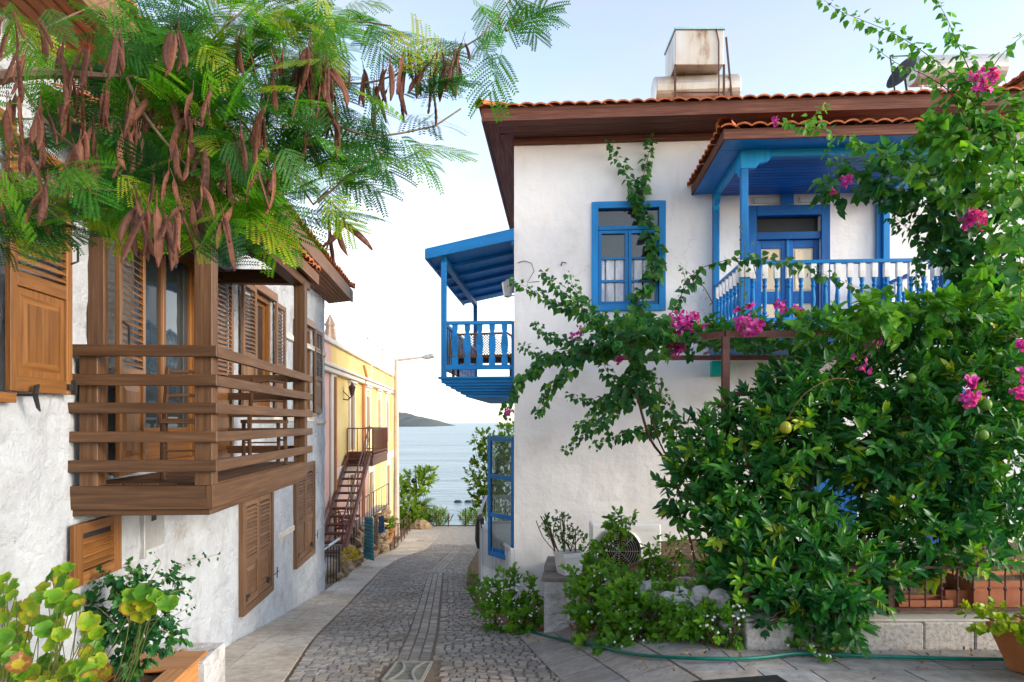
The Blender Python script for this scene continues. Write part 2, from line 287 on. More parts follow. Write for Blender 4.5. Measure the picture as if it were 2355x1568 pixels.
# ------------------------------------------------------------ leaf clouds
def simple_leaf(w1=.16, w2=.14, fold=.08, x1=.3, x2=.68, droop=.06):
    V = [(0, 0, 0), (x1, w1, fold), (x2, w2, fold - droop * .5), (1, 0, -droop), (x2, -w2, fold - droop * .5), (x1, -w1, fold)]
    return np.array(V, float), [(0, 3, 2, 1), (0, 5, 4, 3)]
T_CIT = simple_leaf(.17, .15, .07); T_HEART = simple_leaf(.40, .27, .10, .22, .6, .12); T_OVAL = simple_leaf(.26, .24, .07); T_THIN = simple_leaf(.09, .08, .03)
T_ROUND = simple_leaf(.42, .38, .08, .25, .72, .1)
def lobed():
    V = [(0.45, 0, -.13)]; n = 20; Fc = []; off = []
    for ring, rr in ((0, .26), (1, .43), (2, .52)):
        for i in range(n):
            a = 6.2832 * i / n; notch = (.55 if i == 0 else .88 if i in (1, n - 1) else 1) if ring else 1
            r = rr * notch * (1 + (.05 * math.cos(a * 10 + .4) + .04 * math.cos(a * 5) if ring == 2 else 0)); z = (-.07, .02, .05)[ring] + (.012, .03, .055)[ring] * math.cos(5 * a + .6)
            V.append((.45 - math.cos(a) * r, math.sin(a) * r, z))
    for i in range(n):
        j = (i + 1) % n; Fc.append((0, 1 + i, 1 + j)); off.append(-.22 if i % 4 == 0 else -.12); Fc.append((1 + i, 1 + n + i, 1 + n + j, 1 + j)); off.append(-.08 if i % 4 == 0 else .02); Fc.append((1 + n + i, 1 + 2 * n + i, 1 + 2 * n + j, 1 + n + j)); off.append(.17)
    return np.array(V, float), Fc, np.array(off)
T_LOBE = lobed()
def feather(npin=7, nl=11, pl=.085, ll=.0135, lw=.0048, rach=.15, droop=.35, seed=0):
    rg = random.Random(seed); V = []; Fc = []
    def lf(b, d, side, L, Wd):
        i = len(V); e = side; V.extend([b, b + d * L * .5 + e * Wd * .5, b + d * L, b + d * L * .5 - e * Wd * .5]); Fc.append((i, i + 1, i + 2, i + 3))
    for k in range(npin):
        f = (k + 1) / npin; x = rach * f; zb = -droop * .12 * f * f * rach / .15
        for sg in (-1, 1):
            ang = R(62 - 30 * f + rg.uniform(-6, 6)); L = pl * (1 - .35 * abs(f - .55)) * rg.uniform(.88, 1.1); b0 = Vector((x, 0, zb))
            d = Vector((math.cos(ang), sg * math.sin(ang), 0))
            for j in range(nl):
                g = (j + .6) / nl; p = b0 + d * L * g + Vector((0, 0, -droop * L * g * g * .9)); dd = (d + Vector((0, 0, -droop * 1.5 * g))).normalized()
                pr = Vector((-dd.y, dd.x, 0)).normalized(); s2 = 1 - .5 * abs(g - .45)
                for q in (-1, 1):
                    o = (pr * q + dd * .55).normalized(); lf(p, o, dd, ll * s2, lw)
            i = len(V); V.extend([b0, b0 + Vector((.0012, 0, 0)), b0 + d * L + Vector((0, 0, -droop * L * .9)), b0 + d * L + Vector((0, .001, -droop * L * .9))]); Fc.append((i, i + 1, i + 2, i + 3))
    i = len(V); V.extend([Vector((0, .001, 0)), Vector((0, -.001, 0)), Vector((rach, -.0008, -droop * .12)), Vector((rach, .0008, -droop * .12))]); Fc.append((i, i + 1, i + 2, i + 3))
    return np.array([tuple(v) for v in V], float), Fc
class Cloud:
    def __init__(s): s.p, s.a, s.n, s.s, s.c = [], [], [], [], []
    def add(s, p, a, n, sc, var=None):
        s.p.append(tuple(p)); s.a.append(tuple(a)); s.n.append(tuple(n)); s.s.append(sc); s.c.append(random.random() if var is None else var)
    def build(s, name, tmpl, m, parent=None, kind=None, jit=0.):
        V0, Fc = tmpl[:2]; p = np.array(s.p); a = np.array(s.a, float); n = np.array(s.n, float); sc = np.array(s.s)[:, None]
        a /= np.linalg.norm(a, axis=1)[:, None] + 1e-9; b = np.cross(n, a); b /= np.linalg.norm(b, axis=1)[:, None] + 1e-9; n = np.cross(a, b)
        W = np.array(WL.get(parent.name, Vector((0, 0, 0)))) if parent else np.zeros(3)
        org = W if parent else np.array([p[:, 0].mean(), p[:, 1].mean(), p[:, 2].min()])
        V = (p[:, None, :] + sc[:, None] * (V0[None, :, 0:1] * a[:, None] + V0[None, :, 1:2] * b[:, None] + V0[None, :, 2:3] * n[:, None])) - org
        N, K = len(p), len(V0); tot = [len(f) for f in Fc]; loops = np.array([i for f in Fc for i in f])
        allL = (loops[None] + (np.arange(N) * K)[:, None]).ravel(); lt = np.tile(tot, N); ls = np.concatenate([[0], np.cumsum(lt)[:-1]])
        me = bpy.data.meshes.new(name); me.vertices.add(N * K); me.vertices.foreach_set('co', V.astype(np.float32).ravel())
        me.loops.add(len(allL)); me.loops.foreach_set('vertex_index', allL.astype(np.int32)); me.polygons.add(len(lt)); me.polygons.foreach_set('loop_start', ls.astype(np.int32))
        try: me.polygons.foreach_set('loop_total', lt.astype(np.int32))
        except Exception: pass
        me.update(calc_edges=True); me.materials.append(m)
        cv = np.repeat(np.array(s.c), len(Fc)) + (np.tile(tmpl[2], N) if len(tmpl) > 2 else 0); cv = np.clip(cv, 0, 1); cv = np.clip(cv + rng.uniform(-jit, jit, len(cv)), 0, 1) if jit else cv
        at = me.attributes.new('var', 'FLOAT', 'FACE'); at.data.foreach_set('value', cv.astype(np.float32))
        o = bpy.data.objects.new(name, me); COL.objects.link(o); o.parent = parent; o.location = Vector(org - W); WL[o.name] = Vector(org)
        if kind: o['kind'] = kind
        return o
def rv(): return Vector((random.gauss(0, 1), random.gauss(0, 1), random.gauss(0, 1))).normalized()
def smooth_path(pts, step):
    pts = [Vector(p) for p in pts]; out = []
    for i in range(len(pts) - 1):
        p0 = pts[max(i - 1, 0)]; p1 = pts[i]; p2 = pts[i + 1]; p3 = pts[min(i + 2, len(pts) - 1)]
        n = max(1, int((p2 - p1).length / step))
        for k in range(n):
            t = k / n; out.append(.5 * ((2 * p1) + (p2 - p0) * t + (2 * p0 - 5 * p1 + 4 * p2 - p3) * t * t + (3 * p1 - p0 - 3 * p2 + p3) * t ** 3))
    out.append(pts[-1]); return out
def vine(cl, mb, pts, step=.05, size=.1, r=.008, hang=.7, per=2, taper=True, cv=None, spread=.06):
    pp = smooth_path(pts, step); n = len(pp)
    mb.tube(pp, [max(.0015, r * (1 - .8 * i / n)) for i in range(n)], 5)
    for i, p in enumerate(pp):
        d = (pp[min(i + 1, n - 1)] - pp[max(i - 1, 0)]).normalized(); f = i / n
        sz = size * (1 - .55 * f ** 2 if taper else 1)
        for k in range(per):
            o = rv(); o = (o - d * o.dot(d) * .6); a = (o * .8 + Vector((0, 0, -hang)) + d * .25).normalized()
            nn = a.cross(rv()).normalized() * .5 + Vector((0, -.75, .55)); q = p + o.normalized() * random.uniform(.2, 1) * spread
            cl.add(q, a, nn, sz * random.uniform(.6, 1.15), None if cv is None else max(0, min(1, random.gauss(*cv))))
def blob_twigs(cl, c, rad, n, per, size, up=.25, cv=(.4, .25), inner=.45, hang=0.):
    c = Vector(c); rad = Vector(rad) if hasattr(rad, '__len__') else Vector((rad,) * 3)
    for _ in range(n):
        o = rv(); k = inner + (1 - inner) * random.random() ** .6; p = c + Vector((o.x * rad.x, o.y * rad.y, o.z * rad.z)) * k
        td = (o + Vector((0, 0, up)) + rv() * .6).normalized(); tv = random.gauss(*cv); L = size * random.uniform(.8, 1.6)
        for j in range(per):
            f = j / per; s = rv(); s = (s - td * s.dot(td)).normalized(); a = (s * (1 - .6 * f) + td * (.35 + .7 * f) + Vector((0, 0, -hang))).normalized()
            nn = (td - a * td.dot(a)) + Vector((0, -.25, .6)) + rv() * .25
            cl.add(p + td * (L * f), a, nn, size * random.uniform(.7, 1.15), max(0, min(1, tv + random.gauss(0, .1))))
# ============================================================ GROUND
def ip(pts, Y):
    if Y <= pts[0][0]: a, b = pts[0], pts[1]
    elif Y >= pts[-1][0]: a, b = pts[-2], pts[-1]
    else:
        for a, b in zip(pts, pts[1:]):
            if a[0] <= Y <= b[0]: break
    return a[1] + (b[1] - a[1]) * (Y - a[0]) / (b[0] - a[0])
E_W = [(2, -2.89), (13.7, -3.77), (23, -4.93), (31.9, -5.1), (36, -5.2)]
E_L = [(2, -1.4), (6.35, -2.11), (8.38, -2.46), (11.96, -2.84), (19.1, -3.64), (23.7, -3.9), (32.6, -3.6)]
E_R = [(3, .95), (6.36, .43), (8.8, .06), (10.7, -.52), (14, -.93), (19.5, -1.26), (31.9, -1.5)]
def sheet(xs, ys, dz, name, m, kind='structure', zf=gz):
    mb = MB(); V = [[Vector((x, y, zf(x, y) + dz)) for x in xs] for y in ys]
    for j in range(len(ys) - 1):
        for i in range(len(xs) - 1): mb.face([V[j][i], V[j][i + 1], V[j + 1][i + 1], V[j + 1][i]], 0, .5)
    return tag(mb.build(name, m, smooth=True), kind=kind)
xs = [-60, -30, -15, -8, -6, -5] + [-4 + .25 * i for i in range(40)] + [6.5, 8, 12, 20, 40, 60]
def zground(x, y):
    z = gz(x, y)
    if y > 37.2: z = z + (-1.0 - z) * min(1, (y - 37.2) / 1.2)
    return z
sheet(xs, [-20, -10, -5, -2] + [.5 * i for i in range(0, 74)] + [37.2, 37.8, 38.4, 40], -.02, 'ground', m_earth, zf=zground)
def stone(mb, q, h, inset=.006, m=0):
    q = [Vector((x, y, gz(x, y) - .01)) for x, y in q]; c = sum(q, Vector()) / 4
    t = [p + (c - p).normalized() * inset + Vector((0, 0, h + .01)) for p in q]; v = random.random()
    mb.face(t, m, v)
    for i in range(4): mb.face([q[i], q[(i + 1) % 4], t[(i + 1) % 4], t[i]], m, v * .5)
mb = MB()                                                     # cobbled street with its gutter of straight setts
ys = [1 + .5 * i for i in range(62)]
for y0, y1 in zip(ys, ys[1:]):
    n = 8
    for i in range(n):
        q = []
        for y, k in ((y0, i), (y0, i + 1), (y1, i + 1), (y1, i)):
            x = ip(E_L, y) + (ip(E_R, y) - ip(E_L, y)) * k / n; q.append((x, y, gz(x, y) + .004))
        mb.face(q, 1, .5)
def gut(Y): return ip([(3, -.78), (6.3, -.98), (9, -1.17), (14, -1.63), (18.5, -2.05), (31, -2.4)], Y)
Y = 2.0
while Y < 30.8:
    pitch = .112 + .0012 * Y
    xl, xr = ip(E_L, Y) + .01, ip(E_R, Y) - .01; g = gut(Y); ph = random.uniform(-.01, .01)
    def arc(x, Y=Y): return .11 * abs(math.sin((x - g) * 2.5)) + .03 * math.sin(x * 5 + Y * .8)
    for lo, hi in ((xl, g - .19), (g + .19, xr)):
        x = lo
        while x < hi - .03:
            wd = random.uniform(.085, .145); x1 = min(x + wd, hi); e = .006
            j = [random.uniform(-.008, .008) for _ in range(8)]
            q = [(x + e + j[0], Y + arc(x) + e + j[1]), (x1 - e + j[2], Y + arc(x1) + e + j[3]), (x1 - e + j[4], Y + arc(x1) + pitch - e + j[5]), (x + e + j[6], Y + arc(x) + pitch - e + j[7])]
            if not (6.1 < Y < 7.16 and -1.28 < (x + x1) / 2 < -.72): stone(mb, q, random.uniform(.012, .024), .010)
            x = x1
    Y += pitch
for k in range(3):
    Y = 2.0
    while Y < 30.8:
        L = random.uniform(.11, .19); x = gut(Y) - .18 + .12 * k; x2 = gut(Y + L) - .18 + .12 * k
        if not (6.1 < Y < 7.1): stone(mb, [(x + .005, Y + .005), (x + .113, Y + .005), (x2 + .113, Y + L - .005), (x2 + .005, Y + L - .005)], .014 if k != 1 else .008, .008)
        Y += L
tag(mb.build('street', [m_cob, m_joint]), kind='structure')
mb = MB()                                                     # pavement slabs along the left house
ys = [1 + .5 * i for i in range(72)]
for y0, y1 in zip(ys, ys[1:]):
    mb.face([(ip(E_W, y0) - .25, y0, gz(-3, y0) + .006), (ip(E_L, y0), y0, gz(-3, y0) + .006), (ip(E_L, y1), y1, gz(-3, y1) + .006), (ip(E_W, y1) - .25, y1, gz(-3, y1) + .006)], 1, .5)
Y = 1.2
while Y < 35:
    L = random.uniform(.52, .62); Y1 = Y + L
    def xk(y, f): return ip(E_W, y) + .02 + (ip(E_L, y) - .28 - ip(E_W, y)) * f
    cuts = [0, random.uniform(.42, .58), 1]
    for a, b in zip(cuts, cuts[1:]): stone(mb, [(xk(Y, a) + .004, Y + .004), (xk(Y, b) - .004, Y + .004), (xk(Y1, b) - .004, Y1 - .004), (xk(Y1, a) + .004, Y1 - .004)], .022, .003)
    Y = Y1
Y = 1.0
while Y < 34:
    Y1 = Y + .8; stone(mb, [(ip(E_L, Y) - .275, Y + .004), (ip(E_L, Y) - .01, Y + .004), (ip(E_L, Y1) - .01, Y1 - .004), (ip(E_L, Y1) - .275, Y1 - .004)], .026, .004); Y = Y1
tag(mb.build('pavement', [m_slab, m_joint]), kind='structure')
mb = MB()                                                     # paving on the right
ys = [1.5 + .3 * i for i in range(26)]
for y0, y1 in zip(ys, ys[1:]):
    xx = [0, .2, .4, .6, .8, 1.0, 1.2, 1.5, 1.9, 2.5, 4, 9]
    for i in range(11):
        mb.face([(ip(E_R, y) + xx[k], y, gz(ip(E_R, y) + xx[k], y) - .004) for y, k in ((y0, i), (y0, i + 1), (y1, i + 1), (y1, i))], 1, .5)
for row, (o0, o1) in enumerate(((.0, .42), (.42, .84))):
    Y = 1.6 + row * .3
    while Y < 8.6:
        Y1 = Y + random.uniform(.55, .8); a0, a1 = ip(E_R, Y), ip(E_R, Y1)
        stone(mb, [(a0 + o0 + .006, Y + .006), (a0 + o1 - .006, Y + .006), (a1 + o1 - .006, Y1 - .006), (a1 + o0 + .006, Y1 - .006)], .018, .003); Y = Y1
Y = 1.7; r = 0
while Y < 7.6:
    Y1 = Y + .62; x = ip(E_R, Y) + .85; x += .0; r += 1; first = True
    xe = ip(E_R, Y1) + .85
    while x < 8.8:
        L = .42 if x < 2.3 else random.uniform(.7, 1.0); xb = x if not first else xe
        stone(mb, [(x + .006, Y + .006), (x + L - .006, Y + .006), (x + L - .006, Y1 - .006), (xb + .006, Y1 - .006)], .018, .003); x += L; first = False
    Y = Y1
tag(mb.build('terrace_paving', [m_slab2, m_joint]), kind='structure')
sheet([-5.3, -4.5, -3.5, -2.5, -1.5, -.5, .5, 2], [30.6, 31, 32, 33, 34, 35, 36, 36.6], .010, 'quay', m_conc)
# sea and the headland
def water():
    m, nt, b = base('sea_water'); b.inputs['Base Color'].default_value = (.16, .30, .36, 1); b.inputs['Roughness'].default_value = .32; b.inputs['Specular IOR Level'].default_value = .5
    n1 = noisy(nt, 'Object', .9, 6, .6, (.35, 1, 1)); n2 = noisy(nt, 'Object', .05, 5, .6, (.25, 1, 1)); a = nd(nt, 'ShaderNodeMath', operation='MULTIPLY_ADD'); a.inputs[1].default_value = 6
    nt.links.new(n2.outputs[0], a.inputs[0]); nt.links.new(n1.outputs[0], a.inputs[2]); bump(nt, b, a.outputs[0], .8, .5)
    r = ramp(nt, [(.35, (.13, .20, .23)), (.65, (.24, .32, .34))]); nt.links.new(n2.outputs[0], r.inputs[0]); nt.links.new(r.outputs[0], b.inputs['Base Color']); return m
mb = MB(); S = 14000; ed = [38, 60, 100, 200, 500, 1500, 5000, S]
for y0, y1 in zip(ed, ed[1:]):
    for x0, x1 in ((-S, -300), (-300, -60), (-60, 0), (0, 60), (60, 300), (300, S)): mb.face([(x0, y0, 0), (x1, y0, 0), (x1, y1, 0), (x0, y1, 0)], 0, .5)
tag(mb.build('sea', water(), org=Vector((0, 38, 0))), kind='structure')
m_hill = mat('haze_tinted_headland', [(.3, (.10, .125, .13)), (.7, (.13, .15, .155))], .012, .95, bmp=.6, bscale=.03, bd=8, spec=0)  # distance haze is mixed into this grey base colour
prof = [(700, 930), (800, 936), (860, 938), (905, 944), (930, 949), (955, 956), (980, 961), (1005, 968), (1040, 985)]
mb = MB(); Y0 = 1500
rows = []
for j in range(7):
    g = j / 6; row = []
    for i, (u, v) in enumerate(prof):
        for k in range(4 if i < len(prof) - 1 else 1):
            u2, v2 = prof[min(i + 1, len(prof) - 1)]; uu = u + (u2 - u) * k / 4; vv = v + (v2 - v) * k / 4
            z = ((CV - vv) / F * Y0 + 7) * math.sin(math.pi * g) if 0 < g < 1 else -5
            z *= 1 + .12 * noise.noise(Vector((uu * .08, j * 2, 0))); row.append(((uu - CU) / F * Y0, Y0 + (g - .5) * 700, z if g not in (0, 1) else -5))
    rows.append(row)
for a, b in zip(rows, rows[1:]):
    for i in range(len(a) - 1): mb.face([a[i], a[i + 1], b[i + 1], b[i]], 0, .5)
tag(mb.build('hill', m_hill), kind='structure')

# ============================================================ shared builders
def wallgrid(mb, fr, a0, a1, z0, z1, holes, step, amp, fr_f=1.3, depth=.22, t=0., m=0, mj=0, damp=()):
    al = sorted(set([a0, a1] + [h[0] for h in holes] + [h[1] for h in holes] + [a0 + (a1 - a0) * i / max(1, round((a1 - a0) / step)) for i in range(round((a1 - a0) / step))]))
    zl = sorted(set([z0, z1] + [h[2] for h in holes] + [h[3] for h in holes] + [z0 + (z1 - z0) * i / max(1, round((z1 - z0) / step)) for i in range(round((z1 - z0) / step))]))
    def cl(l): 
        o = [l[0]]
        for x in l[1:]:
            if x - o[-1] > 1e-4: o.append(x)
        return o
    al, zl = cl(al), cl(zl)
    def dsp(a, z):
        q = Vector((a * fr_f, z * fr_f * 1.3, 3.3)); k = noise.noise(q) + .5 * noise.noise(q * 2.6) + .3 * noise.noise(q * 6.1)
        for h in holes:
            if h[0] - .05 < a < h[1] + .05 and h[2] - .05 < z < h[3] + .05: k *= .15
        for h in damp:
            if h[0] - .06 < a < h[1] + .06 and h[2] - .06 < z < h[3] + .06: k = -.25
        return t + amp * k
    V = [[fr.p(a, dsp(a, z), z) for a in al] for z in zl]
    for j in range(len(zl) - 1):
        for i in range(len(al) - 1):
            ca, cz = (al[i] + al[i + 1]) / 2, (zl[j] + zl[j + 1]) / 2
            if any(h[0] < ca < h[1] and h[2] < cz < h[3] for h in holes): continue
            mb.face([V[j][i], V[j][i + 1], V[j + 1][i + 1], V[j + 1][i]], m, .5)
    for h in holes:
        for q in (((h[0], h[2]), (h[0], h[3])), ((h[1], h[3]), (h[1], h[2])), ((h[0], h[3]), (h[1], h[3])), ((h[1], h[2]), (h[0], h[2]))):
            (p, r), (s, u) = q; mb.face([fr.p(p, t - depth, r), fr.p(s, t - depth, u), fr.p(s, t, u), fr.p(p, t, r)], mj, .5)
def shutter(fr, a0, a1, t, z0, z1, par, m, split=.42, label=None, flip=1, top=.07, sw=.065, sp=.052, name='shutter'):
    mb = MB(); w = min(sw, (a1 - a0) * .2); T = .035; zs = z0 + (z1 - z0) * split
    mb.box(fr, a0, a0 + w, t, t + T, z0, z1); mb.box(fr, a1 - w, a1, t, t + T, z0, z1)
    i0, i1 = a0 + w, a1 - w
    mb.box(fr, i0, i1, t + .002, t + T - .002, z1 - top, z1); mb.box(fr, i0, i1, t + .002, t + T - .002, z0, z0 + .09)
    if split > 0:
        mb.box(fr, i0, i1, t + .002, t + T - .002, zs - .045, zs + .045)
        mb.box(fr, i0, i1, t + .008, t + .016, z0 + .09, zs - .045); b = .045
        c = [(i0 + b, z0 + .09 + b), (i1 - b, z0 + .09 + b), (i1 - b, zs - .045 - b), (i0 + b, zs - .045 - b)]; g = min(.05, (i1 - i0) * .15)
        d = [(c[0][0] + g, c[0][1] + g), (c[1][0] - g, c[1][1] + g), (c[2][0] - g, c[2][1] - g), (c[3][0] + g, c[3][1] - g)]; mb.new()
        for k in range(4): mb.face([fr.p(c[k][0], t + .0165, c[k][1]), fr.p(c[(k + 1) % 4][0], t + .0165, c[(k + 1) % 4][1]), fr.p(d[(k + 1) % 4][0], t + .03, d[(k + 1) % 4][1]), fr.p(d[k][0], t + .03, d[k][1])])
        mb.face([fr.p(x, t + .03, z) for x, z in d])
    z = (zs + .045 if split > 0 else z0 + .09) + .02
    while z < z1 - top - .03:
        mb.ext(fr, i0, i1, [(t + .001, z + .022), (t + .001, z + .032), (t + T, z + .004), (t + T, z - .006)]); z += sp
    o = mb.build(name, m, par, bevel=.003)
    if label: o['label'] = label
    return o
def frame(mb, fr, a0, a1, t0, t1, z0, z1, w, m=0, wb=None):
    wb = w if wb is None else wb
    mb.box(fr, a0, a0 + w, t0, t1, z0, z1, m); mb.box(fr, a1 - w, a1, t0, t1, z0, z1, m)
    mb.box(fr, a0 + w, a1 - w, t0, t1, z1 - w, z1, m); mb.box(fr, a0 + w, a1 - w, t0, t1, z0, z0 + wb, m)
def tiles(mb, c, wid=.21, row=.32, amp=.045, m=0, thick=.03):
    A, B, C_, D_ = [Vector(p) for p in c]          # eave A->B, ridge D->C
    nrm = (B - A).cross(D_ - A).normalized(); nrm = nrm if nrm.z > 0 else -nrm
    nc = max(1, round((B - A).length / wid)); nr = max(1, round(((D_ - A).length + (C_ - B).length) / 2 / row)); sub = 6
    def pt(s, r, h): return (A.lerp(B, s)).lerp(D_.lerp(C_, s), r) + nrm * h
    hh = [amp * math.sin(math.pi * k / sub) ** .8 if k < sub else 0 for k in range(sub)]
    jit = [[random.uniform(-.008, .008) for _ in range(nr)] for _ in range(nc)]
    for r in range(nr):
        for i in range(nc):
            va = random.random(); jz = jit[i][r]
            for k in range(sub):
                s0, s1 = (i + k / sub) / nc, (i + (k + 1) / sub) / nc; h0, h1 = hh[k], hh[(k + 1) % sub]
                lo, hi = r / nr, (r + 1.12) / nr if r < nr - 1 else 1.
                a, b, c2, d = pt(s0, lo, h0 + .035 + jz), pt(s1, lo, h1 + .035 + jz), pt(s1, hi, h1 + jz), pt(s0, hi, h0 + jz)
                mb.face([a, b, c2, d], m, va); mb.face([pt(s0, lo, h0 + .012 + jz), pt(s1, lo, h1 + .012 + jz), b, a], m, va)
def caps(mb, p0, p1, r=.09, m=0):
    p0, p1 = Vector(p0), Vector(p1); L = (p1 - p0).length; n = max(1, round(L / .34)); d = (p1 - p0) / n; x = d.cross(Vector((0, 0, 1))).normalized(); y = x.cross(d).normalized()
    for i in range(n):
        a = p0 + d * i; b = p0 + d * (i + 1.1); mb.new(); va = random.random()
        for k in range(6):
            t0, t1 = math.pi * k / 6, math.pi * (k + 1) / 6
            def q(c, t, rr): return c + x * math.cos(t) * rr + y * (math.sin(t) * rr)
            mb.face([q(a, t0, r * 1.15), q(a, t1, r * 1.15), q(b, t1, r * .9), q(b, t0, r * .9)], m, va)

# ============================================================ LEFT HOUSE
LH = root('stone_house', (LF.p(9, -2, -4.0)), 'whitewashed rough stone house with brown louvred shutters and a wooden corner balcony', 'house')
hA = (11.56, 12.5, .18, 1.72); hB = (8.96, 9.88, .17, 1.76); hD = (5.72, 7.23, -.42, 1.75)
hL0 = (2.7, 4.0, .18, 1.72)
mb = MB(); wallgrid(mb, LF, 1.0, 13.7, -4.6, 2.5, [hA, hB, hD, hL0], .085, .035, 1.5, damp=[(8.43, 9.8, -2.4, -.9), (11.17, 12.6, -2.4, -.7), (4.74, 5.4, -1.15, -.7), (11.1, 13.3, .1, 1.8), (8.3, 10.5, .1, 1.8), (7.2, 8.1, -.5, 1.8)])
mb.face([LF.p(13.7, .0, -4.6), LF.p(13.7, -6, -4.6), LF.p(13.7, -6, 2.5), LF.p(13.7, 0, 2.5)], 0, .5)
mb.build('wall', m_lime, LH, smooth=True)
m_tc = mat('whitewashed_timber', [(.35, (.45, .38, .30)), (.6, (.68, .66, .64))], 1, .9, 'UV', (2, 20, 1), .8, 5)
for a0, a1, z in ((12.9, 13.72, -.02), (10.2, 11.1, -1.75), (9.9, 12.6, 0.02), (10.6, 13.7, 1.32)): mb = MB(); mb.box(LF, a0, a1, -.05, .035, z, z + .09); mb.build('timber_course', m_tc, LH, bevel=.01)
def opening(h, par, name='window', door=False):
    fm = MB(); frame(fm, LF, h[0], h[1], -.14, -.02 if not door else -.04, h[2], h[3], .07)
    mid = (h[0] + h[1]) / 2; fm.box(LF, h[0] - .08, h[1] + .12, -.02, .06, h[3], h[3] + .12)
    if not door: fm.box(LF, h[0] - .1, h[1] + .1, -.02, .07, h[2] - .06, h[2])
    o = fm.build(name, m_shut, par, bevel=.005)
    s = MB(); n = 2
    for k in range(n):
        a0 = h[0] + .07 + (h[1] - h[0] - .14) * k / n; a1 = h[0] + .07 + (h[1] - h[0] - .14) * (k + 1) / n; frame(s, LF, a0 + .003, a1 - .003, -.12, -.08, h[2] + .075, h[3] - .075, .055, 0, .3 if door else .055)
    s.build('sash', m_shut, o, bevel=.004)
    g = MB(); g.box(LF, h[0] + .08, h[1] - .08, -.108, -.10, h[2] + .09, h[3] - .09); g.build('pane', m_glassb if door else m_glass, o)
    d = MB(); d.box(LF, h[0], h[1], -.9, -.8, h[2], h[3]); d.box(LF, h[0] - .01, h[0], -.9, -.22, h[2], h[3]); d.build('dark_room', m_dark, o)
    return o
wA = opening(hA, LH); wB = opening(hB, LH); wD = opening(hD, LH, 'balcony_door', True)
wL = opening(hL0, LH)
shutter(LF, 11.14, 11.55, .02, .18, 1.72, wA, m_shut2); shutter(LF, 12.62, 13.25, .02, .18, 1.74, wA, m_shut2)
shutter(LF, 8.40, 8.95, .03, .17, 1.77, wB, m_shut2); shutter(LF, 9.92, 10.45, .03, .17, 1.76, wB, m_shut2)
shutter(LF, 7.27, 8.0, .04, -.40, 1.79, wD, m_shut, .40)
ds = math.atan2(.10, .62)
SL = Fr((LF.p(5.70, .05, 0).x, LF.p(5.70, .05, 0).y), (-LF.sx[0] * math.cos(ds) + LF.tx[0] * math.sin(ds), -LF.sx[1] * math.cos(ds) + LF.tx[1] * math.sin(ds)), (LF.tx[0], LF.tx[1]))
shutter(SL, 0.0, .66, .02, -.40, 1.79, wD, m_shut, .36)
sL = shutter(LF, 4.02, 4.66, .05, .19, 1.74, wL, m_shut, .44, 'honey coloured pine shutter with black iron catches')
mb = MB()                                                    # dark jamb box beside the balcony door
mb.box(LF, 5.0, 5.06, .0, .12, -.42, 1.8); mb.build('door_jamb', m_deck, wD, bevel=.004)
def hardware(fr, par, items):
    for a, z, k in items:
        mb = MB()
        if k == 'hinge': mb.box(fr, a - .03, a + .03, .085, .10, z - .02, z + .02); mb.box(fr, a + .02, a + .04, .085, .115, z - .05, z + .05)
        if k == 'pull': mb.tube([fr.p(a, .085, z - .07), fr.p(a + .01, .125, z - .05), fr.p(a + .01, .125, z + .05), fr.p(a, .085, z + .07)], .008, 6)
        if k == 'catch': mb.tube([fr.p(a - .02, .02, z), fr.p(a - .02, .14, z)], .008, 6); mb.extz([fr.p(a - .04, .12, z), fr.p(a, .12, z - .08), fr.p(a + .03, .12, z - .1), fr.p(a + .0, .12, z + .0), fr.p(a + .02, .12, z + .07), fr.p(a - .02, .12, z + .06)], fr.p(0, .012, 0) - fr.p(0, 0, 0))
        if k == 'cross': mb.tube([fr.p(a - .14, .06, z), fr.p(a + .12, .06, z)], .007, 5); mb.tube([fr.p(a + .03, .06, z - .08), fr.p(a + .03, .06, z + .08)], .007, 5)
        if k == 'strap': mb.box(fr, a, a + .16, .036, .048, z - .02, z + .02); mb.lathe(fr.p(a, .045, z), [(.018, -.04), (.018, .04)], 8)
        mb.build('iron_catch', m_blk, par)
hardware(LF, sL, [(4.62, 1.48, 'hinge'), (4.64, 1.15, 'pull'), (4.62, .24, 'hinge'), (4.2, .17, 'catch')])
mb = MB(); mb.tube([SL.p(.60, .055, .52), SL.p(.60, .10, .56), SL.p(.60, .10, .72), SL.p(.60, .055, .76)], .009, 6); mb.tube([LF.p(6.42, -.03, .38), LF.p(6.42, .03, .38), LF.p(6.62, .03, .38)], .011, 6); mb.build('handle', m_blk, wD)
for (a0, a1, z0, z1, n) in ((8.43, 9.80, -2.40, -.90, 0), (11.17, 12.6, -2.40, -.70, 1)):
    fm = MB(); frame(fm, LF, a0, a1, -.05, .055, z0, z1, .09); wn_ = fm.build('ground_floor_window', m_shut2, LH, bevel=.005)
    mid = (a0 + a1) / 2; bk = MB(); bk.box(LF, a0 + .09, a1 - .09, -.045, -.001, z0 + .09, z1 - .09); bk.build('slat_shade_sheet', m_dark, wn_); mid = (a0 + a1) / 2; shutter(LF, a0 + .095, mid - .004, .005, z0 + .095, z1 - .095, wn_, m_shut2, .42); shutter(LF, mid + .004, a1 - .095, .005, z0 + .095, z1 - .095, wn_, m_shut2, .42)  # near-black sheet added to paint the shade between the slats
    hardware(LF, wn_, [(a0 + .12, z0 + .2, 'strap'), (a1 - .26, z0 + .2, 'strap'), (a1 + .12, z0 + .22 + .1 * n, 'cross')])
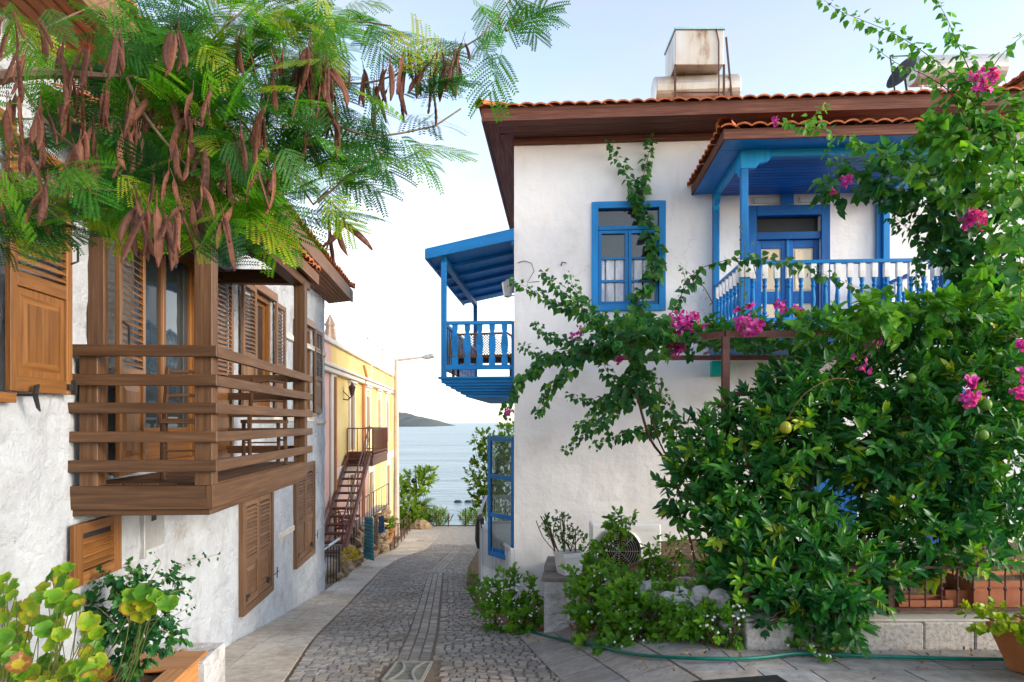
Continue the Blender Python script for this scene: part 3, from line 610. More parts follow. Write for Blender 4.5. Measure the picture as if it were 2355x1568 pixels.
shutter(LF, 4.74, 5.40, .02, -1.155, -.715, LH, m_shut, 0, None, top=.075, sw=.11, sp=.045, name='vent_grille'); mb = MB(); mb.box(LF, 4.80, 5.34, .0, .019, -1.1, -.76); mb.build('vent_shade_sheet', m_dark, LH)  # dark sheet added behind the louvres, its colour standing for shade
mb = MB(); mb.box(LF, 5.84, 6.22, .0, .035, -1.10, -.55); mb.box(LF, 5.80, 5.83, .0, .05, -1.16, -.55); mt = mb.build('meter_box', m_grey, LH, bevel=.004)
mb = MB(); mb.box(LF, 5.96, 6.05, .036, .04, -.86, -.76); mb.build('meter_window', m_dark, mt)
# roof
mb = MB(); A = (LF.p(.2, .52, 2.74), LF.p(14.12, .52, 2.74), LF.p(14.12, -3.2, 4.5), LF.p(.2, -3.2, 4.5)); tiles(mb, A)
caps(mb, LF.p(14.15, .50, 2.80), LF.p(14.15, -3.2, 4.56)); rfL = mb.build('roof', m_tile, LH)
mb = MB()
mb.box(LF, .2, 14.1, .46, .50, 2.50, 2.74); mb.ext(LF, .2, 14.1, [(.0, 2.46), (.462, 2.52), (.462, 2.56), (.0, 2.50)], 1)
for k in range(6): mb.ext(LF, .2, 14.1, [(.02 + k * .075, 2.452 + k * .010), (.028 + k * .075, 2.450 + k * .010), (.028 + k * .075, 2.49 + k * .01), (.02 + k * .075, 2.49 + k * .01)], 0)
mb.ext(LF, 13.7, 14.13, [(.5, 2.50), (.5, 2.72), (-3.2, 4.46), (-3.2, 4.24)], 0); mb.build('eaves_board', [m_shut2, m_soff], rfL, bevel=.004)
mb = MB(); mb.ext(LF, 13.66, 13.7, [(0, 2.4), (-3.2, 4.2), (-6, 2.4)]); mb.build('gable', m_lime, LH)
# balcony
dk = MB()
Z0, Z1 = -.615, -.447; tO = .965; aN, aF = 4.80, 7.80
dk.box(LF, aN + .05, aF - .03, -.02, tO - .04, -.53, -.45)
BAL = dk.build('balcony', m_deck, LH, bevel=.003)
mb = MB(); mb.box(LF, aN, aN + .05, -.02, tO - .045, Z0, Z1); mb.box(LF, aN, aF, tO - .045, tO, Z0, Z1); mb.box(LF, aF - .05, aF, -.02, tO - .045, Z0, Z1)
mb.box(LF, aN + .02, aF - .02, -.02, tO - .025, -.66, -.612); mb.build('fascia', m_deck, BAL, bevel=.004)
mb = MB()
for k in range(7): mb.box(LF, aN + .1, aF - .1, .04 + .13 * k, .16 + .13 * k, -.452, -.438)
mb.build('floor_boards', m_deck, BAL, bevel=.003)
for k, (vt, vb) in enumerate(((792.5, 819), (860, 886.6), (925.5, 950.8), (991.8, 1017), (1058, 1085.5))):
    zt, zb = (CV - vt) / F * 4.8, (CV - vb) / F * 4.8
    mb = MB(); mb.box(LF, aN - .04, aN, -.04, tO + .04, zb, zt); mb.build('rail', m_deck, BAL, bevel=.004)
    mb = MB(); mb.box(LF, aN + .002, aF + .1, tO, tO + .038, zb, zt - .003); mb.build('rail', m_deck, BAL, bevel=.004)
    mb = MB(); mb.box(LF, aF + .0, aF + .035, -.02, tO - .01, zb, zt); mb.build('rail', m_deck, BAL, bevel=.004)
for a0, t0, zt in ((aN + .002, tO - .16, 1.56), (aF - .14, tO - .15, 1.60), (aN + .002, .02, .50)):
    mb = MB(); mb.box(LF, a0, a0 + .12, t0 + .03, t0 + .155, -.45, zt); mb.build('post', m_deck, BAL, bevel=.005)
mb = MB(); tiles(mb, (LF.p(4.45, 1.02, 1.80), LF.p(8.18, 1.02, 1.80), LF.p(8.18, .05, 2.22), LF.p(4.45, .05, 2.22)), .19, .3, .04); br = mb.build('balcony_roof', m_tile, LH)
mb = MB(); mb.box(LF, 4.5, 8.15, .98, 1.02, 1.66, 1.79); mb.box(LF, 8.11, 8.15, .0, .98, 1.7, 1.83)
mb.ext(LF, 4.46, 4.50, [(1.02, 1.64), (1.02, 1.79), (.0, 2.22), (.0, 2.05)]); mb.ext(LF, 8.15, 8.185, [(1.02, 1.66), (1.02, 1.79), (.0, 2.22), (.0, 2.08)])
mb.ext(LF, 4.5, 8.15, [(.98, 1.75), (.98, 1.77), (.0, 2.19), (.0, 2.17)])
mb.build('roof_board', m_shut2, br, bevel=.004)
mb = MB(); mb.box(LF, 4.6, 8.0, tO - .15, tO - .01, 1.56, 1.68)
for k in range(8): a = 4.7 + k * .47; mb.ext(LF, a, a + .06, [(.98, 1.68), (.98, 1.75), (.0, 2.17), (.0, 2.09)])
mb.box(LF, aN + .02, aN + .14, 0, tO - .15, 1.58, 1.70); mb.box(LF, aF - .12, aF, 0, tO - .15, 1.58, 1.70); mb.build('rafters', m_deck, br, bevel=.004)
# two chairs and a table on that balcony
def chair(name, mats_, h=.9, sw=.4):
    r = root(name, (0, 0, 0), None, 'chair'); mb = MB()
    for x, y, hh in ((-.18, -.18, .44), (.18, -.18, .44)): o = MB(); o.tube([(x, y, 0), (x * 1.02, y * .95, .25), (x, y, hh)], [.022, .018, .022], 6); o.build('leg', mats_, r)
    for x in (-.18, .18): o = MB(); o.tube([(x, .24, 0), (x, .19, .25), (x, .19, .45), (x * .95, .24, .7), (x * .9, .28, h)], [.02, .02, .024, .02, .018], 6); o.build('leg', mats_, r)
    s = MB(); s.box(WF, -.21, .21, -.21, .21, .43 - ZE, .47 - ZE); s.tube([(-.18, -.18, .22), (.18, -.18, .22)], .01); s.tube([(-.18, -.18, .25), (-.18, .2, .25)], .01); s.tube([(.18, -.18, .25), (.18, .2, .25)], .01); s.build('seat', mats_, r, bevel=.01)
    b = MB()
    for k in range(4): b.tube([(-.17, .21 + .02 * k, .56 + .1 * k), (0, .24 + .02 * k, .57 + .1 * k), (.17, .21 + .02 * k, .56 + .1 * k)], .014)
    b.build('backrest', mats_, r); return r
c1 = chair('balcony_chair', m_deck); c1['label'] = 'dark wooden chair near the corner post of the brown balcony'; c1['group'] = 'chairs on the brown balcony'
c2 = copy_tree(c1); c2['label'] = 'dark wooden chair at the far end of the brown balcony, beside the far post'
c1.location = LF.p(5.45, .55, -.437); c1.rotation_euler = (0, 0, R(25)); c2.location = LF.p(7.3, .62, -.437); c2.rotation_euler = (0, 0, R(-150))
# ============================================================ RIGHT HOUSE
RH = root('plastered_house', RF.p(5, -3, -2.6), 'white plastered house with blue window, blue porch and dark red eaves', 'house')
wz = (ra(1360), ra(1530), rz(716, 1.3), rz(466, 1.3)); wz = (wz[0], wz[1], wz[2], wz[3])
dz_ = (ra(1738, 0), ra(1886, 0), 1.40, 3.5)
mb = MB(); wallgrid(mb, RF, 0, 9.4, -4.2, 4.86, [wz, dz_], .16, .014, .9, .16)
for a0, a1, t0, t1 in ((0, 0, 0, -6), (0, 9.4, -6, -6), (9.4, 9.4, 0, -6)): mb.face([RF.p(a0, t0, -4.4), RF.p(a1, t1, -4.4), RF.p(a1, t1, 4.86), RF.p(a0, t0, 4.86)], 0, .5)
mb.build('wall', m_plaster, RH, smooth=True)
mb = MB(); z0, z1, a0, a1 = wz[2], wz[3], wz[0], wz[1]
frame(mb, RF, a0, a1, -.08, .035, z0, z1, .11); zt = z0 + (z1 - z0) * .745
mb.box(RF, a0 + .11, a1 - .11, -.08, .0, zt, zt + .07); RW = mb.build('window', m_blue, RH, bevel=.006)
mid = (a0 + a1) / 2
for x0, x1 in ((a0 + .115, mid - .003), (mid + .003, a1 - .115)):
    s = MB(); frame(s, RF, x0, x1, -.06, -.015, z0 + .115, zt - .004, .055); H = zt - z0 - .225
    for f in (1 / 3, 2 / 3): s.box(RF, x0 + .055, x1 - .055, -.05, -.02, z0 + .17 + H * f - .06, z0 + .17 + H * f - .02)
    s.build('sash', m_blue, RW, bevel=.004)
s = MB(); s.box(RF, a0 + .1, a1 - .1, -.066, -.062, z0 + .1, z1 - .1); s.build('pane', m_glass, RW)
s = MB(); n = 40                                              # lace behind the lower panes
for i in range(n):
    x0 = a0 + .12 + (a1 - a0 - .24) * i / n; x1 = a0 + .12 + (a1 - a0 - .24) * (i + 1) / n; f = lambda x: -.055 - .012 * math.sin(x * 40)
    s.face([RF.p(x0, -.0605 + .002 * math.sin(i), z0 + .12), RF.p(x1, -.0605 + .002 * math.sin(i + 1), z0 + .12), RF.p(x1, -.0605 + .002 * math.sin(i + 1), z0 + .12 + H * .70), RF.p(x0, -.0605 + .002 * math.sin(i), z0 + .12 + H * .70)])
s.build('curtain', m_curt, RW)
# eaves and roof
mb = MB(); mb.box(RF, .0, 9.4, .015, .06, 4.74, 4.85); mb.build('frieze_board', m_eave, RH, bevel=.004)
mb = MB(); mb.box(RF, -.43, 9.8, .76, .80, 4.83, 5.04); mb.box(RF, -.47, -.43, -6.4, .80, 4.83, 5.04); fas = mb.build('fascia', m_eave, RH, bevel=.006)
mb = MB()
for k, (p, q) in enumerate(((.0, .25), (.252, .50), (.502, .758))): mb.box(RF, -.43 + (.76 - q) * .56, 9.8, p + .001, q, 4.855 + .001 * k, 4.875)
for p, q in ((-.428, -.22), (-.218, -.002)): mb.box(RF, p, q, -6.4, .10 + (.5 if p < -.3 else .1), 4.851, 4.87)
mb.build('soffit', m_eave, RH, bevel=.004)
mb = MB(); tiles(mb, (RF.p(-.5, .86, 5.01), RF.p(9.85, .86, 5.01), RF.p(7.2, -2.8, 6.15), RF.p(3.1, -2.8, 6.15)), .215, .33, .036)
tiles(mb, (RF.p(-.5, -6.4, 5.01), RF.p(-.5, .86, 5.01), RF.p(3.1, -2.8, 6.15), RF.p(3.1, -2.9, 6.15)), .215, .33, .036); caps(mb, RF.p(-.5, .86, 5.05), RF.p(3.1, -2.8, 6.2)); tiles(mb, (RF.p(9.85, .86, 5.01), RF.p(9.85, -6.4, 5.01), RF.p(7.2, -2.9, 6.15), RF.p(7.2, -2.8, 6.15)), .215, .33, .036); tiles(mb, (RF.p(9.85, -6.4, 5.01), RF.p(-.5, -6.4, 5.01), RF.p(3.1, -2.9, 6.15), RF.p(7.2, -2.9, 6.15)), .215, .33, .036); mb.build('roof', m_tile, RH)
# front porch
pa0, pa1, pt_, pz = 3.32, 6.16, 1.85, 1.38
mb = MB(); mb.box(RF, pa0 - .08, pa1 + .08, .0, pt_ + .08, pz - .12, pz); mb.box(RF, pa0 - .04, pa1 + .04, .0, pt_ + .04, pz - .26, pz - .12); PO = mb.build('porch', m_blue, RH, bevel=.005)
def prm(name, m, *boxes, bevel=.004):
    mb = MB(); [mb.box(RF, *b) for b in boxes]; return mb.build(name, m, PO, bevel=bevel)
pw = .115
for a, t in ((pa0, pt_ - pw), (pa1 - pw, pt_ - pw)):
    prm('post', m_blue, (a, a + pw, t, t + pw, pz, 2.05), (a + .01, a + pw - .01, t + .01, t + pw - .01, 2.29, 3.62)); prm('post_block', m_white, (a - .012, a + pw + .012, t - .012, t + pw + .012, 2.05, 2.29))
for a in (pa0, pa1 - pw): prm('post', m_blue, (a, a + .10, .02, .12, pz, 3.6))
prm('wall_post', m_blue, (ra(2012, .02), ra(2036, .02), .022, .06, pz, 3.6))
prm('handrail', m_blue, (pa0 + pw, pa1 - pw, pt_ - .10, pt_ - .01, 2.235, 2.285), (pa0 + .015, pa0 + .10, .12, pt_ - pw, 2.235, 2.285), (pa1 - .10, pa1 - .015, .12, pt_ - pw, 2.235, 2.285), (pa0 + pw, pa1 - pw, pt_ - .09, pt_ - .02, pz + .05, pz + .1))
bl = root('tmp', (0, 0, 0), None, None); mb = MB()
mb.lathe((0, 0, 0), [(.030, .0), (.030, .12), (.022, .14), (.036, .17), (.020, .21), (.030, .30), (.034, .38), (.022, .52), (.034, .55), (.022, .58), (.032, .62), (.032, .66)], 10)
mb.box(WF, -.036, .036, -.036, .036, .655 - ZE, .75 - ZE, 1); mb.box(WF, -.036, .036, -.036, .036, .75 - ZE, .86 - ZE, 1)
b0 = mb.build('baluster', [m_blue, m_white]); bpy.data.objects.remove(bl); b0.location = (0, 0, 0); first = True
spots = [(pa0 + pw + .06 + k * (pa1 - pa0 - 2 * pw - .12) / 15, pt_ - .055) for k in range(16)] + [(pa0 + .055, .22 + k * .215) for k in range(8)] + [(pa1 - .055, .22 + k * .215) for k in range(8)]
WPO = WL[PO.name]
me0 = b0.data
off = np.zeros(len(me0.vertices) * 3, dtype=np.float32); me0.vertices.foreach_get('co', off); off = off.reshape(-1, 3); off[:, 2] -= off[:, 2].min(); off[:, 0] -= (off[:, 0].max() + off[:, 0].min()) / 2; off[:, 1] -= (off[:, 1].max() + off[:, 1].min()) / 2; me0.vertices.foreach_set('co', off.ravel())
for k, (a, t) in enumerate(spots):
    o = b0 if k == 0 else b0.copy()
    if k: COL.objects.link(o)
    o.parent = PO; o.location = RF.p(a, t, pz) - WPO; o.rotation_euler = (0, 0, R(-4))
# arched beams
def arch_beam(A, B, zt, zm, zb, br, th, off):
    A, B = Vector(A), Vector(B); L = (B - A).length; d = (B - A) / L; mb = MB()
    pr = [(0, zb), (br * .8, zb), (br * .85, zb + .02), (br * 1.0, zb + .07)]
    pr += [(br * 1.0 + .16 * math.sin(k / 5 * 1.57), zb + .07 + (zm - zb - .07) * (1 - math.cos(k / 5 * 1.57))) for k in range(1, 6)]
    lp = pr + [(L - x, z) for x, z in reversed(pr)] 
    up = [(x, zt) for x, _ in lp]
    for i in range(len(lp) - 1):
        q = [A + d * lp[i][0] + Vector((0, 0, ZE + lp[i][1])), A + d * lp[i + 1][0] + Vector((0, 0, ZE + lp[i + 1][1])), A + d * up[i + 1][0] + Vector((0, 0, ZE + zt)), A + d * up[i][0] + Vector((0, 0, ZE + zt))]
        if (q[1] - q[0]).length > 1e-4: mb.extz(q, off)
    return mb
fp = lambda a, t: RF.p(a, t, -ZE)
n_t = fp(0, 1) - fp(0, 0); n_a = fp(1, 0) - fp(0, 0)
arch_beam(fp(pa0, pt_), fp(pa1, pt_), 3.87, 3.745, 3.59, .26, 0, -n_t * .08).build('beam', m_cyan, PO)
arch_beam(fp(pa0, .02), fp(pa0, pt_ - .081), 3.87, 3.745, 3.53, .13, 0, n_a * .08).build('beam', m_cyan, PO)
arch_beam(fp(pa1, .02), fp(pa1, pt_ - .081), 3.87, 3.745, 3.53, .13, 0, -n_a * .08).build('beam', m_cyan, PO)
mb = MB()
for k in range(14): mb.box(RF, pa0 + .085, pa1 - .085, .03 + k * .125, .15 + k * .125, 3.80 + .0, 3.83)
mb.build('ceiling', m_blued, PO, bevel=.004)
ea, eb, et = 2.98, 6.5, 2.28
prm('porch_soffit', m_blue, (ea + .03, eb - .03, pt_ + .002, et - .02, 3.845, 3.865), (ea + .03, pa0 - .002, .0, pt_, 3.842, 3.862), (pa1 + .002, eb - .03, .0, pt_, 3.842, 3.862), bevel=.002)
mb = MB(); mb.box(RF, ea, eb, et - .03, et, 3.825, 3.97); mb.box(RF, ea, ea + .03, 0, et - .031, 3.825, 3.97); mb.box(RF, eb - .03, eb, 0, et - .031, 3.825, 3.97); mb.build('porch_fascia', m_eave, PO, bevel=.005)
mb = MB(); k0, k1 = RF.p(ea + 1.2, .06, 4.62), RF.p(eb - 1.2, .06, 4.62)
tiles(mb, (RF.p(ea - .05, et + .06, 3.95), RF.p(eb + .05, et + .06, 3.95), k1, k0), .2, .32, .036); tiles(mb, (RF.p(ea - .05, .0, 3.95), RF.p(ea - .05, et + .06, 3.95), k0, RF.p(ea + 1.15, .05, 4.62)), .2, .32, .036)
tiles(mb, (RF.p(eb + .05, et + .06, 3.95), RF.p(eb + .05, .0, 3.95), RF.p(eb - 1.15, .05, 4.62), k1), .2, .32, .036)
caps(mb, RF.p(ea + .0, et + .02, 4.0), k0, .10); caps(mb, RF.p(eb, et + .02, 4.0), k1, .10); mb.build('porch_roof', m_tile, PO)
# porch door
mb = MB(); d0, d1 = dz_[0], dz_[1]
mb.box(RF, ra(1718), d0, -.02, .05, pz, 3.62); mb.box(RF, d1, ra(1906), -.02, .05, pz, 3.62); mb.box(RF, d0, d1, -.1, .05, 3.45, 3.62)
zr = 3.06; mb.box(RF, d0, d1, -.1, .02, zr, zr + .12); mb.box(RF, ra(1792), ra(1822), .05, .07, 3.62, 3.82); DR = mb.build('porch_door', m_blued, RH, bevel=.005)
s = MB(); s.box(RF, d0, d1, -.13, -.12, zr + .1, 3.5); s.build('transom', m_dark, DR)
dm = (d0 + d1) / 2
for x0, x1 in ((d0 + .004, dm - .004), (dm + .004, d1 - .004)):
    s = MB(); w_ = .095; rows_ = ((pz + .05, pz + .22), (2.0, 2.2), (2.92, zr - .005))
    s.box(RF, x0, x0 + w_, -.09, -.04, pz + .02, zr - .004); s.box(RF, x1 - w_, x1, -.09, -.04, pz + .02, zr - .004)
    for q, r_ in rows_: s.box(RF, x0 + w_, x1 - w_, -.09, -.04, q, r_)
    lf = s.build('door_leaf', m_blued, DR, bevel=.005); p = MB()
    for q, r_ in ((pz + .22, 2.0), (2.2, 2.92)): p.box(RF, x0 + w_, x1 - w_, -.08, -.06, q, r_); p.box(RF, x0 + w_ + .03, x1 - w_ - .03, -.06, -.05, q + .03, r_ - .03)
    p.build('panel', m_cream, lf, bevel=.005)
mb = MB(); mb.box(RF, dm - .02, dm + .02, -.04, -.02, pz + .02, zr); mb.build('door_stile', m_blue, DR, bevel=.004)
prm('white_panel', mat('pale_green_white', [(.3, (.45, .52, .55)), (.7, (.5, .58, .6))], 3, .6, bmp=.1), (ra(1732), ra(1800), .01, .03, 3.66, 3.76), (ra(1838), ra(1910), .01, .03, 3.66, 3.76))
prm('shelf', m_white, (ra(2020), ra(2130), .02, .30, 1.88, 1.92), (ra(2020), ra(2130), .02, .04, pz, 1.88))
# side balcony over the street
sa, st = 4.55, 1.27
mb = MB(); mb.box(RS_, .02, sa, .0, st + .05, .76, .80); mb.box(RS_, .05, sa, .0, st, .69, .76)
for k in range(5): mb.box(RS_, .07 + .03 * k, sa - .05 * k, 0, st - .07 - .085 * k, .69 - .048 * (k + 1), .69 - .048 * k)
SB = mb.build('side_balcony', m_blue, RH, bevel=.005)
def sbm(name, m, *boxes, bevel=.004):
    mb = MB(); [mb.box(RS_, *b) for b in boxes]; return mb.build(name, m, SB, bevel=bevel)
for a, h in ((.03, 2.88), (sa - .1, 2.85)): sbm('post', m_blue, (a, a + .09, st - .09, st, .80, h))
sbm('post', m_blue, (.03, .12, .0, .05, .80, 1.75))
sbm('rail', m_blue, (.035, .095, .05, st - .09, 1.70, 1.76)); sbm('rail', m_blue, (.035, .095, .05, st - .09, .92, 1.0)); sbm('rail', m_blue, (.12, sa - .1, st - .07, st - .01, 1.70, 1.76)); sbm('rail', m_blue, (.12, sa - .1, st - .07, st - .01, .92, 1.0))
def flatbal(fr, a, t, along_t=True):
    prof = [(-.055, 0), (-.055, .12), (-.03, .17), (-.05, .22), (-.062, .35), (-.05, .5), (-.032, .56), (-.048, .62), (-.048, .70)]; mb = MB()
    lp = prof + [(-x, z) for x, z in reversed(prof)]
    for (x0, q0), (x1, q1) in zip(prof, prof[1:]):
        if along_t: mb.extz([fr.p(a, t + x0, 1.0 + q0), fr.p(a, t - x0, 1.0 + q0), fr.p(a, t - x1, 1.0 + q1), fr.p(a, t + x1, 1.0 + q1)], fr.p(.03, 0, 0) - fr.p(0, 0, 0))
        else: mb.extz([fr.p(a + x0, t, 1.0 + q0), fr.p(a - x0, t, 1.0 + q0), fr.p(a - x1, t, 1.0 + q1), fr.p(a + x1, t, 1.0 + q1)], fr.p(0, .03, 0) - fr.p(0, 0, 0))
    return mb
for k in range(5): flatbal(RS_, .05, .17 + .215 * k).build('baluster', m_blue, SB)
for k in range(18): flatbal(RS_, .25 + .24 * k, st - .055, False).build('baluster', m_blue, SB)
mb = MB(); mb.ext(RS_, -.02, sa + .1, [(1.50, 2.86), (1.50, 2.95), (.02, 3.26), (.02, 3.17)]); mb.ext(RS_, -.06, -.02, [(1.52, 2.82), (1.52, 3.0), (.0, 3.32), (.0, 3.12)]); mb.ext(RS_, -.02, sa + .1, [(1.54, 2.82), (1.54, 3.0), (1.50, 3.0), (1.50, 2.82)])
for k in range(1, 6): mb.ext(RS_, k * .78, k * .78 + .05, [(1.48, 2.80), (1.48, 2.86), (.03, 3.165), (.03, 3.10)])
mb.box(RS_, .03, sa, st - .09, st - .0, 2.78, 2.87); mb.box(RS_, 0, sa, .01, .05, 3.05, 3.16)
mb.build('canopy', m_blue, SB, bevel=.004)
mb = MB(); mb.tube([RS_.p(.12, .0, 2.20), RS_.p(.12, .12, 2.20)], .012); mb.lathe(RS_.p(.12, .12, 2.17), [(.03, 0), (.07, .02), (.11, .26), (.05, .28), (.02, .32)], 6); mb.build('wall_lantern', m_grey, RH)
mb = MB(); mb.tube([RF.p(a, .008 + (.03 if k in (2, 3) else 0), z) for k, (a, z) in enumerate([(ra(1190), rz(605, .1)), (ra(1205), rz(600, .1)), (ra(1222), rz(607, .1)), (ra(1228), rz(625, .1)), (ra(1212), rz(650, .1)), (ra(1240), rz(648, .1))])], .006, 5); mb.tube([RF.p(ra(1290), 0, rz(612, .2)), RF.p(ra(1292), .06, rz(606, .2)), RF.p(ra(1302), .06, rz(608, .2))], .010, 5); mb.build('loose_cable', m_blk, RH)
# rattan sofa on the side balcony
SO = root('rattan_sofa', RS_.p(1.2, .6, .80), 'brown woven rattan sofa behind the blue flat balusters of the side balcony', 'sofa')
m_cane = mat('pale_cane', [(.3, (.30, .15, .06)), (.7, (.42, .22, .10))], 30, .5)
mb = MB(); mb.box(RS_, .35, .9, .1, 1.12, 1.1, 1.2); mb.build('seat', m_rattan, SO, bevel=.02)
mb = MB(); mb.tube([RS_.p(.3, .02, 1.2), RS_.p(.3, .03, 1.5), RS_.p(.3, .14, 1.58), RS_.p(.3, 1.02, 1.56), RS_.p(.3, 1.14, 1.48), RS_.p(.3, 1.16, 1.2)], .022); mb.tube([RS_.p(.3, .06, 1.18), RS_.p(.3, 1.14, 1.16)], .03)
for k in range(24):
    for s in (-1, 1):
        y0 = .06 + k * .046; p, q = RS_.p(.30, y0, 1.19), RS_.p(.30, y0 + s * .36, 1.55); y1 = y0 + s * .36
        if y1 > 1.12: f = (1.12 - y0) / (y1 - y0); q = p.lerp(q, f)
        if y1 < .04: f = (.04 - y0) / (y1 - y0); q = p.lerp(q, f)
        if (q - p).length > .03: mb.beam(p, q, .006, .012)
mb.build('backrest', m_cane, SO)
for a, t in ((.33, .08), (.33, 1.1), (.88, .08), (.88, 1.1)): mb = MB(); mb.tube([RS_.p(a, t, .8), RS_.p(a, t, 1.15)], .028); mb.build('leg', m_rattan, SO)
for t in (.05, 1.1): mb = MB(); mb.tube([RS_.p(.3, t, 1.5), RS_.p(.6, t, 1.48), RS_.p(.9, t, 1.4), RS_.p(.92, t, 1.15)], .03); mb.box(RS_, .32, .88, t - .01, t + .01, 1.15, 1.45); mb.build('armrest', m_rattan, SO)
# lower doors of the garden front
for a0, a1, z0, z1, n, lab in ((ra(1868), ra(1968), -2.42, -.65, 'garden_door', None), (ra(2120), ra(2260), -2.1, .55, 'blue_shutters', None)):
    mb = MB(); frame(mb, RF, a0, a1, .0, .05, z0, z1, .09); w_ = (a1 - a0 - .18) / 5
    for k in range(5): mb.box(RF, a0 + .09 + k * w_ + .003, a0 + .09 + (k + 1) * w_ - .003, .005, .03, z0 + .09, z1 - .09)
    mb.build(n, m_blued, RH, bevel=.004)
mb = MB(); mb.box(RF, ra(1632, .02), ra(1660, .02) + .1, .025, .16, rz(866, 3), rz(832, 3)); tag(mb.build('turquoise_box', paint('turquoise_paint', (.0, .34, .30)), bevel=.006), 'small turquoise wall box behind the brown pergola post', 'box')

# things on the roof
HT = root('solar_water_heater', Vector((3.5, 12.7, ZE + 5.6)), 'rust stained metal tank with a raised collector box on thin legs, on the tiled roof', 'water heater')
x0, x1, y0, y1 = (1553 - CU) / F * 12.5, (1664 - CU) / F * 12.5, 12.5, 13.35; zb, zt = (CV - 149) / F * 12.5, (CV - 69) / F * 12.5
mb = MB(); mb.box(WF, x0, x1, y0, y1, zb, zt); bx_ = mb.build('cold_water_box', m_galv, HT, bevel=.008)
mb = MB(); mb.box(WF, x0 - .02, x1 + .02, y0 - .03, y1 + .02, zt, zt + .045); mb.build('box_rim', mat('pale_blue_rim', [(.3, (.22, .42, .52)), (.7, (.32, .5, .58))], 3, .5), bx_, bevel=.004)
mb = MB(); c0 = Vector(((1503 - CU) / F * 12.95, 12.95, ZE + 6.27)); c1_ = Vector(((1694 - CU) / F * 12.95, 12.95, ZE + 6.33)); ax = (c1_ - c0).normalized(); L = (c1_ - c0).length
mb.lathe(c0, [(.01, -.03), (.20, -.02), (.255, 0), (.262, .02), (.262, L - .02), (.255, L), (.20, L + .02), (.01, L + .03)], 28, ax=ax); mb.build('tank', m_galv, HT, smooth=False)
mb = MB()
for x in (x0 - .01, x1): mb.beam((x, y0, ZE + 5.5), (x, y0, ZE + zb), .035, .035); mb.beam((x, y1, ZE + 5.7), (x, y1, ZE + zb), .035, .035)
mb.beam((x0, y0, ZE + 6.05), (x1, y0, ZE + 6.05), .02, .02); mb.tube([(x1 - .1, y0 - .03, ZE + 5.5), (x1 - .1, y0 - .03, ZE + zb + .4), (x1 - .15, y0 - .03, ZE + zt)], .012)
mb.beam(((1669 - CU) / F * 12.7, 12.7, ZE + (CV - 86) / F * 12.7), ((1686 - CU) / F * 12.7, 12.7, ZE + 5.7), .03, .03); mb.build('frame', m_iron, HT)
H2 = root('satellite_dish', P(2085, 212, 12.2), 'dark grey satellite dish tilted on the tiled roof behind the bougainvillea', 'dish'); dc = P(2079, 172, 12.2); dd = Vector((-.85, -.25, .45))
mb = MB(); mb.lathe(dc, [(.005, -.02), (.15, .0), (.24, .035), (.30, .075), (.305, .08), (.24, .04), (.15, .01), (.005, -.01)], 20, ax=dd, sx=1.0); mb.build('reflector', m_blk, H2)
mb = MB(); mb.tube([P(2057, 212, 12.2), P(2046, 130, 12.2), P(2095, 128, 12.2)], .015); mb.tube([dc, P(2085, 215, 12.2)], .02); mb.build('bracket', m_blk, H2)
H3 = root('hot_water_tank', P(2200, 212, 12.9), 'grey horizontal tank on white supports at the right end of the roof', 'water tank')
c0 = P(2095, 165, 12.9); c1_ = P(2300, 160, 12.9); ax = (c1_ - c0).normalized(); L = (c1_ - c0).length
mb = MB(); mb.lathe(c0, [(.01, -.03), (.24, 0), (.27, .03), (.27, L - .03), (.24, L), (.01, L + .03)], 24, ax=ax); mb.build('tank', m_grey, H3)
mb = MB()
for u in (2120, 2270): mb.beam(P(u, 190, 12.9), P(u, 235, 12.9), .05, .05)
mb.beam(P(2110, 196, 12.9), P(2280, 196, 12.9), .04, .04); mb.build('support', m_white, H3)
NH = root('neighbouring_house', (13, 17, ZE - 2), 'house behind the right end of the roof, only its red tiled hip showing', 'house')
mb = MB(); mb.box(WF, 10.3, 15, 13.2, 17, -2, 6.9); mb.build('wall', m_cream, NH)
mb = MB(); z0_, z1_ = ZE + 6.75, ZE + 7.9; tiles(mb, ((9.95, 12.9, z0_), (15.3, 12.9, z0_), (13.4, 15.1, z1_), (11.9, 15.1, z1_)), .24, .35, .05); tiles(mb, ((9.95, 17.3, z0_), (9.95, 12.9, z0_), (11.9, 15.1, z1_), (11.9, 15.2, z1_)), .24, .35, .05); tiles(mb, ((15.3, 12.9, z0_), (15.3, 17.3, z0_), (13.4, 15.2, z1_), (13.4, 15.1, z1_)), .24, .35, .05); caps(mb, (9.95, 12.9, z0_ + .08), (11.9, 15.1, z1_ + .08), .13); mb.build('roof', m_tile, NH)

# ============================================================ gate, screen door, platform by the street side
PT = RS_
mb = MB(); gx = lambda y: -.66 * (y - 11.62) / 2.98 + .09; mb.extz([(gx(12.0), 12.0, ZE - 4.4), (.12, 12.0, ZE - 4.4), (.12, 15.2, ZE - 4.4), (gx(15.2), 15.2, ZE - 4.4)], (0, 0, 1.96)); tag(mb.build('entrance_platform', m_plaster, bevel=.01), 'low white plastered landing behind the white gate at the corner of the blue trimmed house', 'landing')
SD = root('screen_door', Vector((-.2, 12.2, ZE - 2.44)), 'tall open blue framed glass door standing out from the corner of the white house', 'door')
hx, hy, ex, ey = .03, 11.93, -.45, 12.6; v_ = Vector((ex - hx, ey - hy)); Ld = v_.length; v_ /= Ld; DF = Fr((hx, hy), (v_.x, v_.y), (-v_.y * -1, -v_.x)); DF = Fr((hx, hy), (v_.x, v_.y), (v_.y, -v_.x))
mb = MB(); zz = [-2.40, -1.70, -.99, -.29]; frame(mb, DF, 0, Ld, 0, .045, -2.44, -.25, .085)
